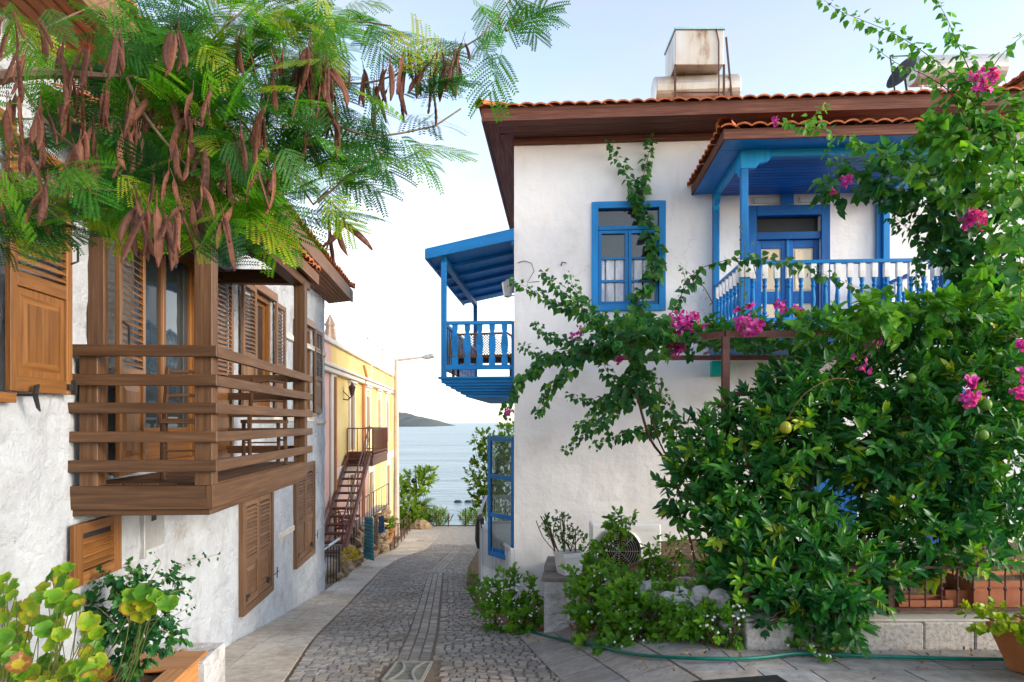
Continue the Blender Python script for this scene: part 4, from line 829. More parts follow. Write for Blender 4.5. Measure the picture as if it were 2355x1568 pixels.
for z in (-1.72, -1.02): mb.box(DF, .085, Ld - .085, .003, .042, z, z + .08)
for k in range(7): mb.box(DF, .12 + k * .085, .165 + k * .085, .005, .04, -2.355, -2.28)
mb.build('door_frame', m_blue, SD, bevel=.004)
def clearglass(name, tint_, rgh, mixf):
    m, nt, b = base(name); g = nd(nt, 'ShaderNodeBsdfGlossy'); g.inputs['Roughness'].default_value = rgh; t = nd(nt, 'ShaderNodeBsdfTransparent'); t.inputs[0].default_value = (*tint_, 1); x = nd(nt, 'ShaderNodeMixShader'); x.inputs[0].default_value = mixf
    nt.links.new(t.outputs[0], x.inputs[1]); nt.links.new(g.outputs[0], x.inputs[2]); nt.links.new(x.outputs[0], nt.nodes['Material Output'].inputs['Surface']); return m
m_clear = clearglass('clear_glass', (.72, .74, .70), .02, .10)
mb = MB(); mb.box(DF, .08, Ld - .08, .02, .024, -2.28, -.33); mb.build('pane', m_clear, SD)
GT = root('white_gate', Vector((-.3, 13, ZE - 3.4)), 'white metal gate of thin upright bars leading up from the street beside the white house', 'gate')
g0, g1 = Vector((.0, 11.62)), Vector((-.66, 14.6))
mb = MB(); zt0, zt1 = -2.17, -2.17
def gp(f, z): q = g0.lerp(g1, f); return Vector((q.x, q.y, ZE + z))
mb.beam(gp(0, zt0), gp(1, zt1), .04, .05); mb.beam(gp(0, -3.0), gp(1, -3.35), .04, .05); mb.beam(gp(0, -2.85), gp(1, -3.2), .006, .35)
mb.build('gate_frame', m_white, GT)
mb = MB()
for k in range(46): f = (k + .5) / 46; mb.beam(gp(f, -3.0 - .35 * f), gp(f, zt0), .014, .014)
mb.build('bars', m_white, GT)
for f in (0., 1.): mb = MB(); mb.beam(gp(f, -3.15 - .4 * f), gp(f, zt0 + .03 + .14 * f), .06, .06); mb.build('post', m_white, GT, bevel=.004)
WR = root('white_railing', Vector((-.2, 18, ZE - 2.6)), 'white railing on a white wall seen through the blue glass door', 'railing')
mb = MB(); a_, b_ = P(1118, 1141, 17), P(1190, 1141, 17); mb.beam(a_, b_, .05, .05); mb.beam(P(1118, 1200, 17), P(1190, 1200, 17), .05, .05); mb.beam(a_, P(1100, 1185, 15.4), .05, .05)
mb.build('rail', m_white, WR)
mb = MB()
for k in range(15): u = 1119 + k * 5; mb.beam(P(u, 1200, 17), P(u, 1141, 17), .018, .018)
mb.build('bars', m_white, WR)
mb = MB(); mb.box(WF, -.75, .15, 15.3, 17.2, -4.6, -2.5); mb.build('wall', m_plaster, WR)
mb = MB(); q = [gp(.93, -2.08), gp(1.0, -1.98), gp(1.05, -2.02), gp(1.08, -2.2), gp(1.06, -2.6), gp(1.0, -2.75), gp(.96, -2.7), gp(1.0, -2.5), gp(1.01, -2.25), gp(.96, -2.14)]
mb.tube([gp(.94, -2.22), gp(.97, -2.06), gp(1.02, -2.02), gp(1.06, -2.1), gp(1.07, -2.3), gp(1.06, -2.55), gp(1.05, -2.72)], [.03, .05, .06, .07, .09, .10, .06], 8); tag(mb.build('black_bag', m_blk, smooth=True), 'black bag slung over the far end of the white gate', 'bag')
# ============================================================ YELLOW BUILDING AND ITS TERRACE
m_yel = mat('yellow_render', [(.3, (.66, .46, .16)), (.5, (.72, .54, .22)), (.7, (.76, .60, .30))], .7, .85, bmp=.2, bscale=20, spec=.15)
m_pink = mat('pink_render', [(.3, (.64, .38, .32)), (.7, (.70, .46, .40))], .8, .85, bmp=.2, bscale=20, spec=.15)
m_trim = mat('cream_stone_trim', [(.3, (.62, .56, .48)), (.7, (.74, .68, .60))], 1.2, .8, bmp=.15, spec=.15)
m_bdoor = mat('brown_timber_door', [(.3, (.16, .065, .03)), (.7, (.26, .11, .05))], 3, .5, stretch=(1, 1, .3), bmp=.2)
m_copper = mat('orange_drainpipe', [(.3, (.42, .14, .04)), (.7, (.52, .20, .07))], 3, .5, bmp=.1)
YB = root('yellow_townhouse', YF.p(27, -3, -5), 'sunny yellow two storey townhouse with a pink lower corner, white trim and brown doors', 'house')
def ya(u): return 4.285 / ((CU - u) / F - .049)
ops = [(22.6, 23.35, -.90, .98), (25.85, 26.7, -.90, 1.0), (28.75, 29.6, -.90, 1.0), (31.4, 32.3, -.90, 1.0),
       (22.5, 23.3, -3.4, -1.75), (26.5, 27.6, -3.6, -1.95), (31.6, 32.8, -4.4, -2.0)]
mb = MB(); wallgrid(mb, YF, 19.9, 34.9, -6, 2.35, ops, 3, .0, depth=.2); mb.build('wall', m_yel, YB)
mb = MB(); wallgrid(mb, YF, 16.2, 19.9, -6, 2.35, [], 3, 0); wallgrid(mb, YF, 19.9, 26.2, -6, -1.6, [o for o in ops[4:5]], 3, 0, t=.012, depth=.2); mb.face([YF.p(19.9, .012, -1.6), YF.p(21.2, .012, -1.6), YF.p(20.6, .012, -.7), YF.p(19.9, .012, -.2)]); mb.build('pink_wall', m_pink, YB)
mb = MB(); mb.face([YF.p(34.9, 0, -6), YF.p(34.9, -7, -6), YF.p(34.9, -7, 2.35), YF.p(34.9, 0, 2.35)]); mb.face([YF.p(16.2, 0, 2.2), YF.p(34.9, 0, 2.2), YF.p(34.9, -7, 2.2), YF.p(16.2, -7, 2.2)]); mb.build('roof_terrace', m_trim, YB)
mb = MB()
mb.box(YF, 16.2, 35.1, -.3, .10, 2.28, 2.42); mb.box(YF, 16.2, 35.1, .0, .16, 1.42, 1.56); mb.box(YF, 16.2, 35.15, .0, .22, 1.56, 1.66); mb.build('cornice', m_trim, YB, bevel=.02)
for a0, a1, z0, z1 in ((19.6, 20.3, -5.6, 1.42), (34.35, 35.0, -6, 1.42), (26.9, 27.1, 1.66, 2.28), (20.2, 35, -1.72, -1.35)):
    mb = MB(); mb.box(YF, a0, a1, .0, .07, z0, z1); mb.build('pilaster' if z1 - z0 > 1 else 'string_course', m_trim, YB, bevel=.015)
for k, h in enumerate(ops):
    mb = MB(); e = .16; mb.box(YF, h[0] - e, h[0], -.02, .06, h[2], h[3] + .34); mb.box(YF, h[1], h[1] + e, -.02, .06, h[2], h[3] + .34); mb.box(YF, h[0], h[1], -.02, .055, h[3] + .22, h[3] + .34); mb.box(YF, h[0] - e - .05, h[1] + e + .05, .0, .12, h[3] + .34, h[3] + .42)
    if k > 3: mb.box(YF, h[0], h[1], -.02, .05, h[3], h[3] + .2)
    sf = mb.build('window_surround', m_trim, YB, bevel=.01)
    mb = MB(); frame(mb, YF, h[0], h[1], -.16, -.08, h[2], h[3], .09); m2 = (h[0] + h[1]) / 2; mb.box(YF, m2 - .04, m2 + .04, -.15, -.07, h[2] + .09, h[3] - .09); mb.box(YF, h[0] + .09, m2 - .04, -.14, -.09, h[2] + .09, h[2] + .7); mb.box(YF, m2 + .04, h[1] - .09, -.14, -.09, h[2] + .09, h[2] + .7); mb.build('shutter_door', m_bdoor, sf, bevel=.006)
    mb = MB(); mb.box(YF, h[0] + .09, h[1] - .09, -.20, -.16, h[2] + .09, h[3] - .09); mb.build('pane', m_glass, sf)
mb = MB(); mb.tube([YF.p(24.9, .10, 2.1), YF.p(24.9, .20, 1.7), YF.p(24.9, .09, 1.35), YF.p(24.9, .09, -5)], .055, 8); mb.build('drainpipe', m_copper, YB)
mb = MB(); mb.tube([YF.p(19.95, .11, 1.35), YF.p(19.95, .11, -4)], .04, 8); mb.build('drainpipe', m_copper, YB)
mb = MB(); pL = YF.p(21.6, .0, 1.15); mb.tube([YF.p(21.6, .0, .75), YF.p(21.6, .14, .72), YF.p(21.6, .28, .85)], .02); mb.tube([YF.p(21.6, .0, 1.0), YF.p(21.6, .2, .8)], .015); mb.lathe(YF.p(21.6, .28, .85), [(.05, 0), (.06, .03), (.12, .26), (.13, .28), (.07, .34), (.03, .40), (.015, .46)], 6); mb.build('wall_lantern', m_iron, YB)
# its balcony
mb = MB(); mb.box(YF, 22.0, 25.6, 0, .9, -1.12, -1.04); mb.box(YF, 22.02, 25.58, 0, .87, -1.40, -1.12); YBL = mb.build('balcony', mat('brown_balcony_slab', [(.3, (.16, .08, .05)), (.7, (.24, .13, .08))], 4, .7), YB, bevel=.01)
def railing(par, pts, h, n, m, r=.012, posts=True, name='railing', two=.0):
    mb = MB(); pts = [Vector(p) for p in pts]
    for p, q in zip(pts, pts[1:]):
        mb.tube([p + Vector((0, 0, h)), q + Vector((0, 0, h))], r * 1.6); mb.tube([p + Vector((0, 0, .08)), q + Vector((0, 0, .08))], r * 1.3)
        L = (q - p).length; k = max(1, int(L / n))
        for i in range(k + 1):
            c = p.lerp(q, i / k); rr = r * 1.8 if i in (0, k) and posts else r; mb.tube([c, c + Vector((0, 0, h))], rr, 5)
            if two and 0 < i < k: mb.lathe(c + Vector((0, 0, h * .45)), [(r, 0), (r * 2.2, .02), (r, .04)], 6)
    return mb.build(name, m, par)
railing(YBL, [YF.p(22.03, .05, -1.04), YF.p(22.03, .86, -1.04), YF.p(25.55, .86, -1.04), YF.p(25.55, .05, -1.04)], .86, .16, m_rust)
# iron stair
ST = root('outdoor_staircase', Vector((-4.6, 18, ZE - 3.4)), 'steep brown metal staircase with open treads against the yellow house', 'staircase')
tp = YF.p(21.95, .45, -1.05); b_ = Vector((-4.62, 17.3, ZE - 3.42)); sx_ = Vector((.33, 0, 0))
for s in (-1, 1): mb = MB(); mb.beam(tp + sx_ * s, b_ + sx_ * s, .06, .22); mb.build('stringer', m_rust, ST)
for k in range(13):
    p = b_.lerp(tp, (k + .6) / 13.2); mb = MB(); mb.beam(p - sx_, p + sx_, .26, .05, up=(0, 0, 1)); mb.build('tread', m_rust, ST)
mb = MB(); mb.beam(tp - sx_ - Vector((0, 0, 0)), tp + sx_, .1, .25); mb.build('landing_beam', m_rust, ST)
mb = MB(); q0, q1 = tp + sx_, b_ + sx_; hh = Vector((0, 0, .95)); mb.tube([q0 + hh, q1 + hh], .022)
for k in range(5): c = q0.lerp(q1, k / 4); mb.tube([c, c + hh], .018)
for k in (.35, .65): mb.tube([q0 + hh * k, q1 + hh * k], .012)
mb.build('handrail', m_rust, ST)
# terrace under the stair
mb = MB(); tv = []
yy = [15.6, 18, 20, 22, 24, 26, 28.5]
for y0, y1 in zip(yy, yy[1:]):
    for seg in range(1):
        xa, xb = ip(E_W, y0) - .1, ip(E_W, y1) - .1; zt = ZE - 3.42
        mb.face([(-6.2, y0, zt), (xa, y0, zt), (xb, y1, zt), (-6.2, y1, zt)], 1, .5)
mb.face([(-6.2, 15.6, ZE - 3.42), (-6.2, 15.6, ZE - 4.4), (ip(E_W, 15.6) - .1, 15.6, ZE - 4.4), (ip(E_W, 15.6) - .1, 15.6, ZE - 3.42)], 0, .5)
def rock(mb, c, r, m=0, sq=.75):
    c = Vector(c); sd_ = random.uniform(0, 50); rot = Matrix.Rotation(random.uniform(0, 3), 3, 'Z'); fx = random.uniform(.8, 1.3); n, k = 9, 6; rg = []
    for j in range(k + 1):
        th = math.pi * j / k; row = []
        for i in range(n):
            ph = 6.2832 * i / n; d = Vector((math.sin(th) * math.cos(ph) * fx, math.sin(th) * math.sin(ph), math.cos(th) * sq)); g = 1 + .35 * noise.noise(d * 1.4 + Vector((sd_, 0, 0)))
            row.append(c + rot @ d * r * g)
        rg.append(row)
    v = random.random()
    for j in range(k):
        for i in range(n): mb.face([rg[j][i], rg[j + 1][i], rg[j + 1][(i + 1) % n], rg[j][(i + 1) % n]], m, v)
for k in range(230):
    y = random.uniform(15.6, 28.5); x = ip(E_W, y) - .08; z0 = gz(x, y); z = random.uniform(z0, ZE - 3.44) if z0 < ZE - 3.5 else z0
    rock(mb, (x + random.uniform(-.04, .04), y, z), random.uniform(.09, .19))
for k in range(26): x = random.uniform(-5.5, -3.9); rock(mb, (x, 15.6, random.uniform(ZE - 4.2, ZE - 3.45)), random.uniform(.09, .17))
tag(mb.build('stone_terrace', [m_rub, m_conc]), 'low rubble stone terrace edging the pavement below the yellow house', 'terrace')
f1 = root('black_handrail', P(757, 1290, 15), 'short black iron railing at the far corner of the whitewashed stone house', 'railing'); railing(f1, [Vector((-4.2, 14.6, ZE - 3.6)), Vector((-3.95, 15.6, ZE - 3.75))], .95, .12, m_blk)
mb = MB(); mb.beam((-4.24, 14.4, ZE - 2.85), (-3.95, 15.62, ZE - 2.65), .05, .03); mb.build('top_rail', m_white, f1)
f2 = root('terrace_fence', Vector((-4.7, 22, ZE - 3.4)), 'thin dark metal fence along the stone terrace with towels hung over it', 'fence')
railing(f2, [Vector((ip(E_W, y) - .1, y, ZE - 3.42)) for y in (19.5, 22, 25, 28.4)], .9, .5, m_iron, .010)
f3 = root('sloping_fence', Vector((-4.9, 30.5, ZE - 5)), 'rusty metal fence sloping down beside the pavement near the quay', 'fence')
mb = MB()
for i in range(7):
    y = 28.6 + i * 1.05; x = ip(E_W, y) - .05; z = gz(x, y); mb.tube([(x, y, z), (x, y, z + 1.0)], .025)
    if i < 6:
        y1 = y + 1.05; x1 = ip(E_W, y1) - .05; z1 = gz(x1, y1)
        for h in (.5, .95): mb.tube([(x, y, z + h), (x1, y1, z1 + h)], .018)
mb.build('fence_panel', m_iron, f3)
# towels, chairs, clothes
def cloth(a, b, drop, m, name, label, cat, fold=.03, group=None):
    mb = MB(); n, k = 14, 12; a, b = Vector(a), Vector(b); g = []
    nn = (b - a).cross(Vector((0, 0, 1))).normalized()
    for j in range(k + 1):
        g.append([a.lerp(b, i / n) + Vector((0, 0, -drop * j / k + .01 * math.sin(i * 1.7))) + nn * (fold * math.sin(i * 1.1 + j * .12) * (.3 + j / k)) for i in range(n + 1)])
    for j in range(k):
        for i in range(n): mb.face([g[j][i], g[j][i + 1], g[j + 1][i + 1], g[j + 1][i]], 0, .5)
    o = mb.build(name, m, smooth=True); sm = o.modifiers.new('thick', 'SOLIDIFY'); sm.thickness = .008
    return tag(o, label, cat, group)
m_tow = mat('turquoise_towelling', [(.3, (.10, .42, .55)), (.7, (.18, .55, .66))], 14, .9, bmp=.5, bscale=90)
m_tow2 = mat('denim_cloth', [(.3, (.05, .13, .28)), (.7, (.10, .22, .42))], 14, .9, bmp=.5, bscale=90)
m_tow3 = mat('sand_cloth', [(.3, (.35, .27, .18)), (.7, (.5, .4, .28))], 14, .9, bmp=.5, bscale=90)
cloth(P(839, 1188, 20.2), P(858, 1190, 19.4), 1.22, m_tow, 'towel', 'long turquoise towel hanging down over the terrace edge', 'towel')
cloth(P(861, 1190, 21.3), P(869, 1190, 21.0), .8, m_tow3, 'towel', 'narrow sand coloured towel hanging just right of the turquoise towel', 'towel')
cloth(P(871, 1188, 22.5), P(883, 1185, 22.2), .55, m_tow2, 'towel', 'short dark blue cloth hanging right of the sand coloured towel', 'towel')
c3 = chair('terrace_chair', m_rattan, .85); c3.location = (-4.72, 19.3, ZE - 3.42); c3.rotation_euler = (0, 0, R(70)); c3['label'] = 'brown wicker chair on the stone terrace behind the turquoise towel'; c3['group'] = 'wicker terrace chairs'
c4 = copy_tree(c3); c4.location = (-4.95, 20.6, ZE - 3.42); c4.rotation_euler = (0, 0, R(160)); c4['label'] = 'brown wicker chair further back on the stone terrace, beside the wall of the yellow house'
TB = root('terrace_table', Vector((-4.75, 20.0, ZE - 3.42)), 'small round dark table between the two wicker chairs', 'table'); mb = MB(); mb.lathe((-4.75, 20., ZE - 2.75), [(.01, 0), (.3, .0), (.3, .03), (.01, .03)], 16); mb.build('table_top', m_iron, TB); mb = MB(); mb.lathe((-4.75, 20., ZE - 3.42), [(.18, 0), (.17, .03), (.03, .06), (.03, .67)], 10); mb.build('pedestal', m_iron, TB)
# on its roof
UM = root('closed_parasol', YF.p(24.6, -1.2, 2.2), 'closed beige parasol standing on the roof terrace of the yellow house', 'parasol'); c = YF.p(23.2, -.75, 2.2)
mb = MB(); mb.tube([c, c + Vector((0, 0, .7))], .03); mb.build('pole', m_pole, UM)
mb = MB(); pr = [(.26, .15), (.30, .22), (.22, .7), (.15, 1.05), (.20, 1.12), (.05, 1.42), (.01, 1.5)]; n = 12; rg = [[c + Vector((math.cos(6.2832 * i / n) * r * (1 if i % 2 else .6), math.sin(6.2832 * i / n) * r * (1 if i % 2 else .6), z)) for i in range(n)] for r, z in pr]
for a, b in zip(rg, rg[1:]):
    for i in range(n): mb.face([a[i], a[(i + 1) % n], b[(i + 1) % n], b[i]], 0, .5)
mb.build('canopy', mat('beige_canvas', [(.3, (.32, .22, .16)), (.7, (.44, .32, .25))], 6, .9), UM)
RR = root('roof_railing', YF.p(30, -.2, 2.42), 'thin metal railing on top of the yellow house', 'railing'); railing(RR, [YF.p(24.8, -.9, 2.4), YF.p(27.2, -.15, 2.4), YF.p(31.5, -.15, 2.4), YF.p(34.6, -.15, 2.4)], 1.0, .5, m_pole, .014)
# street lamps
SL_ = root('street_lamp', P(910, 1235, 33), 'tall beige street lamp with one arm reaching towards the sea, beside the yellow house', 'street lamp')
b0_ = P(911, 1232, 33); t0_ = P(911, 826, 33); mb = MB(); mb.tube([b0_, b0_ + Vector((0, 0, .8)), t0_], [.17, .15, .10], 10); mb.build('pole', m_pole, SL_)
mb = MB(); mb.tube([t0_, P(914, 828, 33), P(975, 821, 33)], [.08, .07, .05], 8); mb.build('arm', m_pole, SL_)
mb = MB(); a, b = P(972, 822, 33), P(1002, 817, 33); mb.tube([a, a.lerp(b, .3), a.lerp(b, .8), b], [.07, .13, .12, .03], 10); mb.build('lamp_head', m_grey, SL_)
S2 = root('twin_street_lamp', P(957, 1204, 36.8), 'dark short lamp post with two flat heads in front of the palm', 'street lamp')
mb = MB(); mb.tube([P(957, 1204, 36.8), P(957, 1103, 36.8)], [.05, .035], 8); mb.build('pole', m_blk, S2)
for u0, u1, v1 in ((957, 946, 1107), (960, 975, 1097)): mb = MB(); a, b = P(u0, 1103, 36.8), P(u1, v1, 36.8); mb.tube([a, a.lerp(b, .5), b], [.05, .17, .08], 10); mb.build('lamp_head', m_blk, S2)
# quay fence, buoys, rocks, drain covers
QF = root('quay_fence', P(1010, 1213, 36.5), 'low dark wire fence along the quay at the end of the street', 'fence'); mb = MB()
for u in (975, 1003, 1031, 1070, 1102): mb = MB(); mb.tube([P(u, 1215, 36.5), P(u, 1182 if u != 1070 else 1168, 36.5)], .03); mb.build('post', m_iron, QF)
mb = MB()
for u0, u1 in ((975, 1031), (1070, 1102)):
    for k in range(7): v = 1213 - k * 4.6; mb.tube([P(u0, v, 36.5), P(u1, v, 36.5)], .006, 4)
mb.build('wire_mesh', m_iron, QF)
for k, (u, lab) in enumerate(((1053, 'leftmost'), (1077, 'middle'), (1098, 'rightmost'))):
    mb = MB(); c = P(u, 1157, 60); c.z = .05; mb.lathe(c - Vector((.35, 0, 0)), [(.05, 0), (.16, .12), (.16, .55), (.05, .7)], 8, ax=(1, 0, 0)); tag(mb.build('buoy', m_blk), lab + ' of three dark floats in a row on the sea', 'float', 'floats on the sea')
for k, (u, v, r) in enumerate(((952, 1212, .35), (968, 1210, .5), (984, 1214, .28))):
    mb = MB(); rock(mb, P(u, v, 35.9), r); tag(mb.build('boulder', m_rub), ('small boulder at the left foot of the palm', 'largest boulder in front of the palm trunk', 'smallest boulder, right of the palm trunk')[k], 'rock', 'boulders by the palm')
m_wi = mat('worn_iron_rib', [(.3, (.20, .19, .17)), (.7, (.30, .29, .26))], 20, .6); m_wi2 = mat('worn_cast_iron', [(.3, (.10, .10, .075)), (.7, (.18, .18, .14))], 20, .5)
def grate(name, cx, cy, wx, wy, label):
    r = root(name, Vector((cx, cy, gz(cx, cy))), label, 'drain'); Z = lambda x, y, d: (x, y, gz(x, y) + d)
    mb = MB(); x0, x1, y0, y1 = cx - wx / 2, cx + wx / 2, cy - wy / 2, cy + wy / 2
    mb.face([Z(x0, y0, .0045), Z(x1, y0, .0045), Z(x1, y1, .0045), Z(x0, y1, .0045)]); mb.build('pit', m_dark, r)
    mb = MB(); e = .014
    for a, b in (((x0, y0), (x1, y0)), ((x1, y0), (x1, y1)), ((x1, y1), (x0, y1)), ((x0, y1), (x0, y0))): mb.beam(Z(*a, e), Z(*b, e), .03, .02)
    mb.build('frame', m_wi, r)
    mb = MB()
    for k in range(1, 14): y = y0 + (y1 - y0) * k / 14; mb.beam(Z(x0, y, e), Z(x1, y, e), .022, .014)
    mb.build('bars', m_wi2, r)
    for s in (-1, 1):
        mb = MB(); pts = [Z(cx + s * wx * (.36 - .22 * math.cos((k / 8 - .5) * 3.0)), y0 + (y1 - y0) * k / 8, e + .012) for k in range(9)]
        for p, q in zip(pts, pts[1:]): mb.beam(p, q, .026, .012)
        mb.build('rib', m_wi, r)
grate('drain_grate', -1.02, 6.72, .36, .80, 'rectangular cast iron drain grate in the cobbles at the bottom of the picture')
grate('drain_grate', -2.04, 18.3, .42, .9, 'distant drain grate in the cobbles where the sunlight begins')

# ============================================================ RIGHT FOREGROUND
GB = sheet([.75, 1.1, 1.5, 1.9, 2.3, 3, 4, 6, 9], [6.32, 6.6, 7, 7.4, 8, 8.6, 9.2, 10, 11.65], 0, 'garden_bed', m_earth, zf=lambda x, y: ZE - (1.80 + .16 * sstep((y - 6.3) / 4) + .35 * sstep((2.6 - x) / 1.4)) + .05 * noise.noise(Vector((x * 2, y * 2, 0))) - (3 if (y < 9.4 - 1.4 * x + .0 and x < 1.6 and y < 7.9) else 0))
LW = root('low_stone_wall', Vector((4, 6.15, ZE - 2.02)), 'low wall of grey stone blocks carrying an iron fence, in front of the citrus tree', 'wall'); mb = MB(); mb2 = MB(); x = 2.07
while x < 8.5: L = random.uniform(.42, .62); mb.box(WF, x, x + L - .006, 6.03 + random.uniform(0, .006), 6.30, -2.08 + random.uniform(0, .02), -1.77 + random.uniform(-.008, .004)); x += L
mb.build('blocks', mat('speckled_grey_stone', [(.35, (.26, .24, .21)), (.5, (.38, .36, .33)), (.65, (.46, .44, .41))], 26, .85, bmp=.7, bscale=60, bd=.008, spec=.2), LW, bevel=.012)
mb2.box(WF, 2.06, 8.5, 6.06, 6.32, -1.775, -1.745); mb2.build('mortar_cap', m_conc, LW, bevel=.012)
IF = root('iron_fence', Vector((4, 6.2, ZE - 1.75)), 'low dark brown iron fence with knobbed spindles standing on the grey stone wall', 'fence')
mb = MB(); mb.beam((2.1, 6.2, ZE - 1.31), (8.5, 6.2, ZE - 1.31), .035, .022); mb.beam((2.1, 6.2, ZE - 1.69), (8.5, 6.2, ZE - 1.69), .035, .022); mb.build('rails', m_iron, IF)
for k in range(44):
    x = 2.16 + .145 * k
    if x > 7: break
    mb = MB(); mb.tube([(x, 6.2, ZE - 1.69), (x, 6.2, ZE - 1.31)], .008, 6); mb.lathe((x, 6.2, ZE - 1.53), [(.008, 0), (.018, .02), (.008, .04)], 6); mb.build('spindle', m_iron, IF)
for x in (2.12, 3.43, 4.75, 6.1): mb = MB(); mb.beam((x, 6.2, ZE - 1.78), (x, 6.2, ZE - 1.27), .045, .045); mb.build('post', m_iron, IF)
def trough(name, x0, x1, y0, y1, z0, z1, label, m=m_terra, group='terracotta troughs behind the fence', tp=.03):
    r = root(name, Vector(((x0 + x1) / 2, (y0 + y1) / 2, ZE + z0)), label, 'planter', group); mb = MB(); a = tp
    def ring(i, z): return [Vector((x0 + i, y0 + i, ZE + z)), Vector((x1 - i, y0 + i, ZE + z)), Vector((x1 - i, y1 - i, ZE + z)), Vector((x0 + i, y1 - i, ZE + z))]
    rs = [ring(a, z0), ring(.012, z1 - .06), ring(.0, z1 - .06), ring(0, z1), ring(.02, z1), ring(.022, z1 - .04)]; mb.face(rs[0][::-1])
    for p, q in zip(rs, rs[1:]):
        for i in range(4): mb.face([p[i], p[(i + 1) % 4], q[(i + 1) % 4], q[i]])
    mb.build('trough', m, r); s = MB(); s.face(ring(.022, z1 - .045)); s.build('soil', m_earth, r); return r
ux = lambda u, Y: (u - CU) / F * Y
trough('terracotta_trough', ux(2057, 6.45), ux(2180, 6.45), 6.38, 6.6, -1.80, -1.66, 'long shallow empty terracotta trough, leftmost behind the iron fence')
trough('terracotta_trough', ux(2166, 6.7), ux(2231, 6.7), 6.65, 6.95, -1.84, -1.63, 'small terracotta trough between the shallow and the large trough')
trough('terracotta_trough', ux(2228, 6.6), ux(2430, 6.6), 6.55, 7.0, -1.82, -1.52, 'largest terracotta trough, at the right edge behind the iron fence')
# rock retaining wall, pillar
RWR = root('rock_wall', Vector((1.5, 7.5, ZE - 2.3)), 'whitewashed boulder wall under the white flowering shrubs', 'wall'); mb = MB()
rp = [(.72, 8.55), (1.0, 8.0), (1.3, 7.3), (1.6, 6.8), (1.95, 6.45), (2.1, 6.25)]
for i in range(len(rp) - 1):
    for k in range(13):
        f = random.random(); x = rp[i][0] + (rp[i + 1][0] - rp[i][0]) * f; y = rp[i][1] + (rp[i + 1][1] - rp[i][1]) * f; g = gz(x, y); rr = random.uniform(.07, .15)
        rock(mb, (x + random.uniform(-.05, .05), y + random.uniform(-.02, .08), g + random.uniform(.03, .42)), rr)
mb.build('boulders', m_rock, RWR, smooth=True)
mb = MB()
for k in range(60): f = random.random(); i = random.randrange(5); x = rp[i][0] + (rp[i + 1][0] - rp[i][0]) * f; y = rp[i][1] + (rp[i + 1][1] - rp[i][1]) * f; rock(mb, (x - .06, y - .12, gz(x, y) + random.uniform(.0, .06)), random.uniform(.02, .06))
mb.build('rubble', m_rub, RWR)
PL = root('white_pillar', Vector((.55, 8.7, ZE - 2.6)), 'short whitewashed masonry pillar with a slate cap at the corner of the white house', 'pillar')
mb = MB(); A = Fr((.40, 8.55), (1, -.12), (.12, 1)); wallgrid(mb, A, 0, .42, -2.95, -1.98, [], .06, .012, 3)
for e0, e1, q0, q1 in ((0, 0, 0, .9), (.42, .42, 0, .9)): mb.face([A.p(e0, q0, -2.95), A.p(e1, q1, -2.95), A.p(e1, q1, -1.98), A.p(e0, q0, -1.98)])
mb.build('shaft', m_rock, PL, smooth=False); mb = MB(); mb.box(A, -.03, .48, -.03, .95, -1.985, -1.93); mb.box(A, -.02, .3, .3, .93, -1.93, -1.85); mb.build('slate_cap', mat('slate', [(.3, (.13, .11, .10)), (.7, (.24, .21, .20))], 6, .7, bmp=.6), PL, bevel=.01)
def pot(name, c, z0, w0, w1, h, m, label, cat='planter', sides=4, rot=.4, gp=None):
    r = root(name, Vector((c[0], c[1], ZE + z0)), label, cat, gp); mb = MB(); base_ = Vector((c[0], c[1], ZE + z0))
    rs = []
    for w_, z in ((w0 * .95, 0), (w0, .02), (w1, h - .05), (w1 * 1.06, h - .05), (w1 * 1.06, h), (w1 * .94, h), (w1 * .9, h - .06)):
        rs.append([base_ + Vector((math.cos(rot + 6.2832 * (i + .5) / sides) * w_, math.sin(rot + 6.2832 * (i + .5) / sides) * w_, z)) for i in range(sides)])
    mb.face(rs[0][::-1])
    for p, q in zip(rs, rs[1:]):
        for i in range(sides): mb.face([p[i], p[(i + 1) % sides], q[(i + 1) % sides], q[i]], 0, .5)
    mb.build('pot', m, r); s = MB(); s.face(rs[-1]); s.build('soil', m_earth, r); return r
WP = pot('white_planter', (ux(1308, 8.75), 8.75), -2.15, .13, .20, .50, mat('white_plastic', [(.3, (.60, .62, .64)), (.7, (.7, .72, .74))], 2, .45, bmp=.05), 'square white planter on the pillar, holding a small leafy plant')
AC = root('air_conditioner', Vector((1.8, 10.6, ZE - 2.4)), 'white outdoor air conditioning unit half hidden by shrubs against the white wall', 'air conditioner')
ax0, ax1, ay = ux(1360, 10.5), ux(1520, 10.5), 10.5
mb = MB(); mb.box(WF, ax0, ax1, ay, ay + .38, -2.38, -1.56); mb.build('casing', m_white, AC, bevel=.02)
mb = MB(); fc = Vector(((ax0 + ax1) / 2 - .12, ay - .004, ZE - 1.97)); mb.lathe(fc, [(.36, 0), (.365, .02), (.34, .035), (.33, .0), (.33, -.0)], 32, ax=(0, -1, 0)); mb.build('fan_ring', m_grey, AC)
mb = MB(); mb.lathe(fc + Vector((0, .0, 0)), [(.001, .002), (.33, .002)], 32, ax=(0, -1, 0)); mb.build('fan_opening', m_dark, AC)
mb = MB()
for k in range(9): r_ = .04 + k * .035; mb.tube([fc + Vector((math.cos(a / 24 * 6.2832) * r_, -.02, math.sin(a / 24 * 6.2832) * r_)) for a in range(25)], .003, 4)
for k in range(4): a = k * .785; mb.tube([fc + Vector((math.cos(a) * .33, -.025, math.sin(a) * .33)), fc - Vector((math.cos(a) * .33, .025, math.sin(a) * .33))], .004, 4)
mb.build('grille', m_grey, AC)
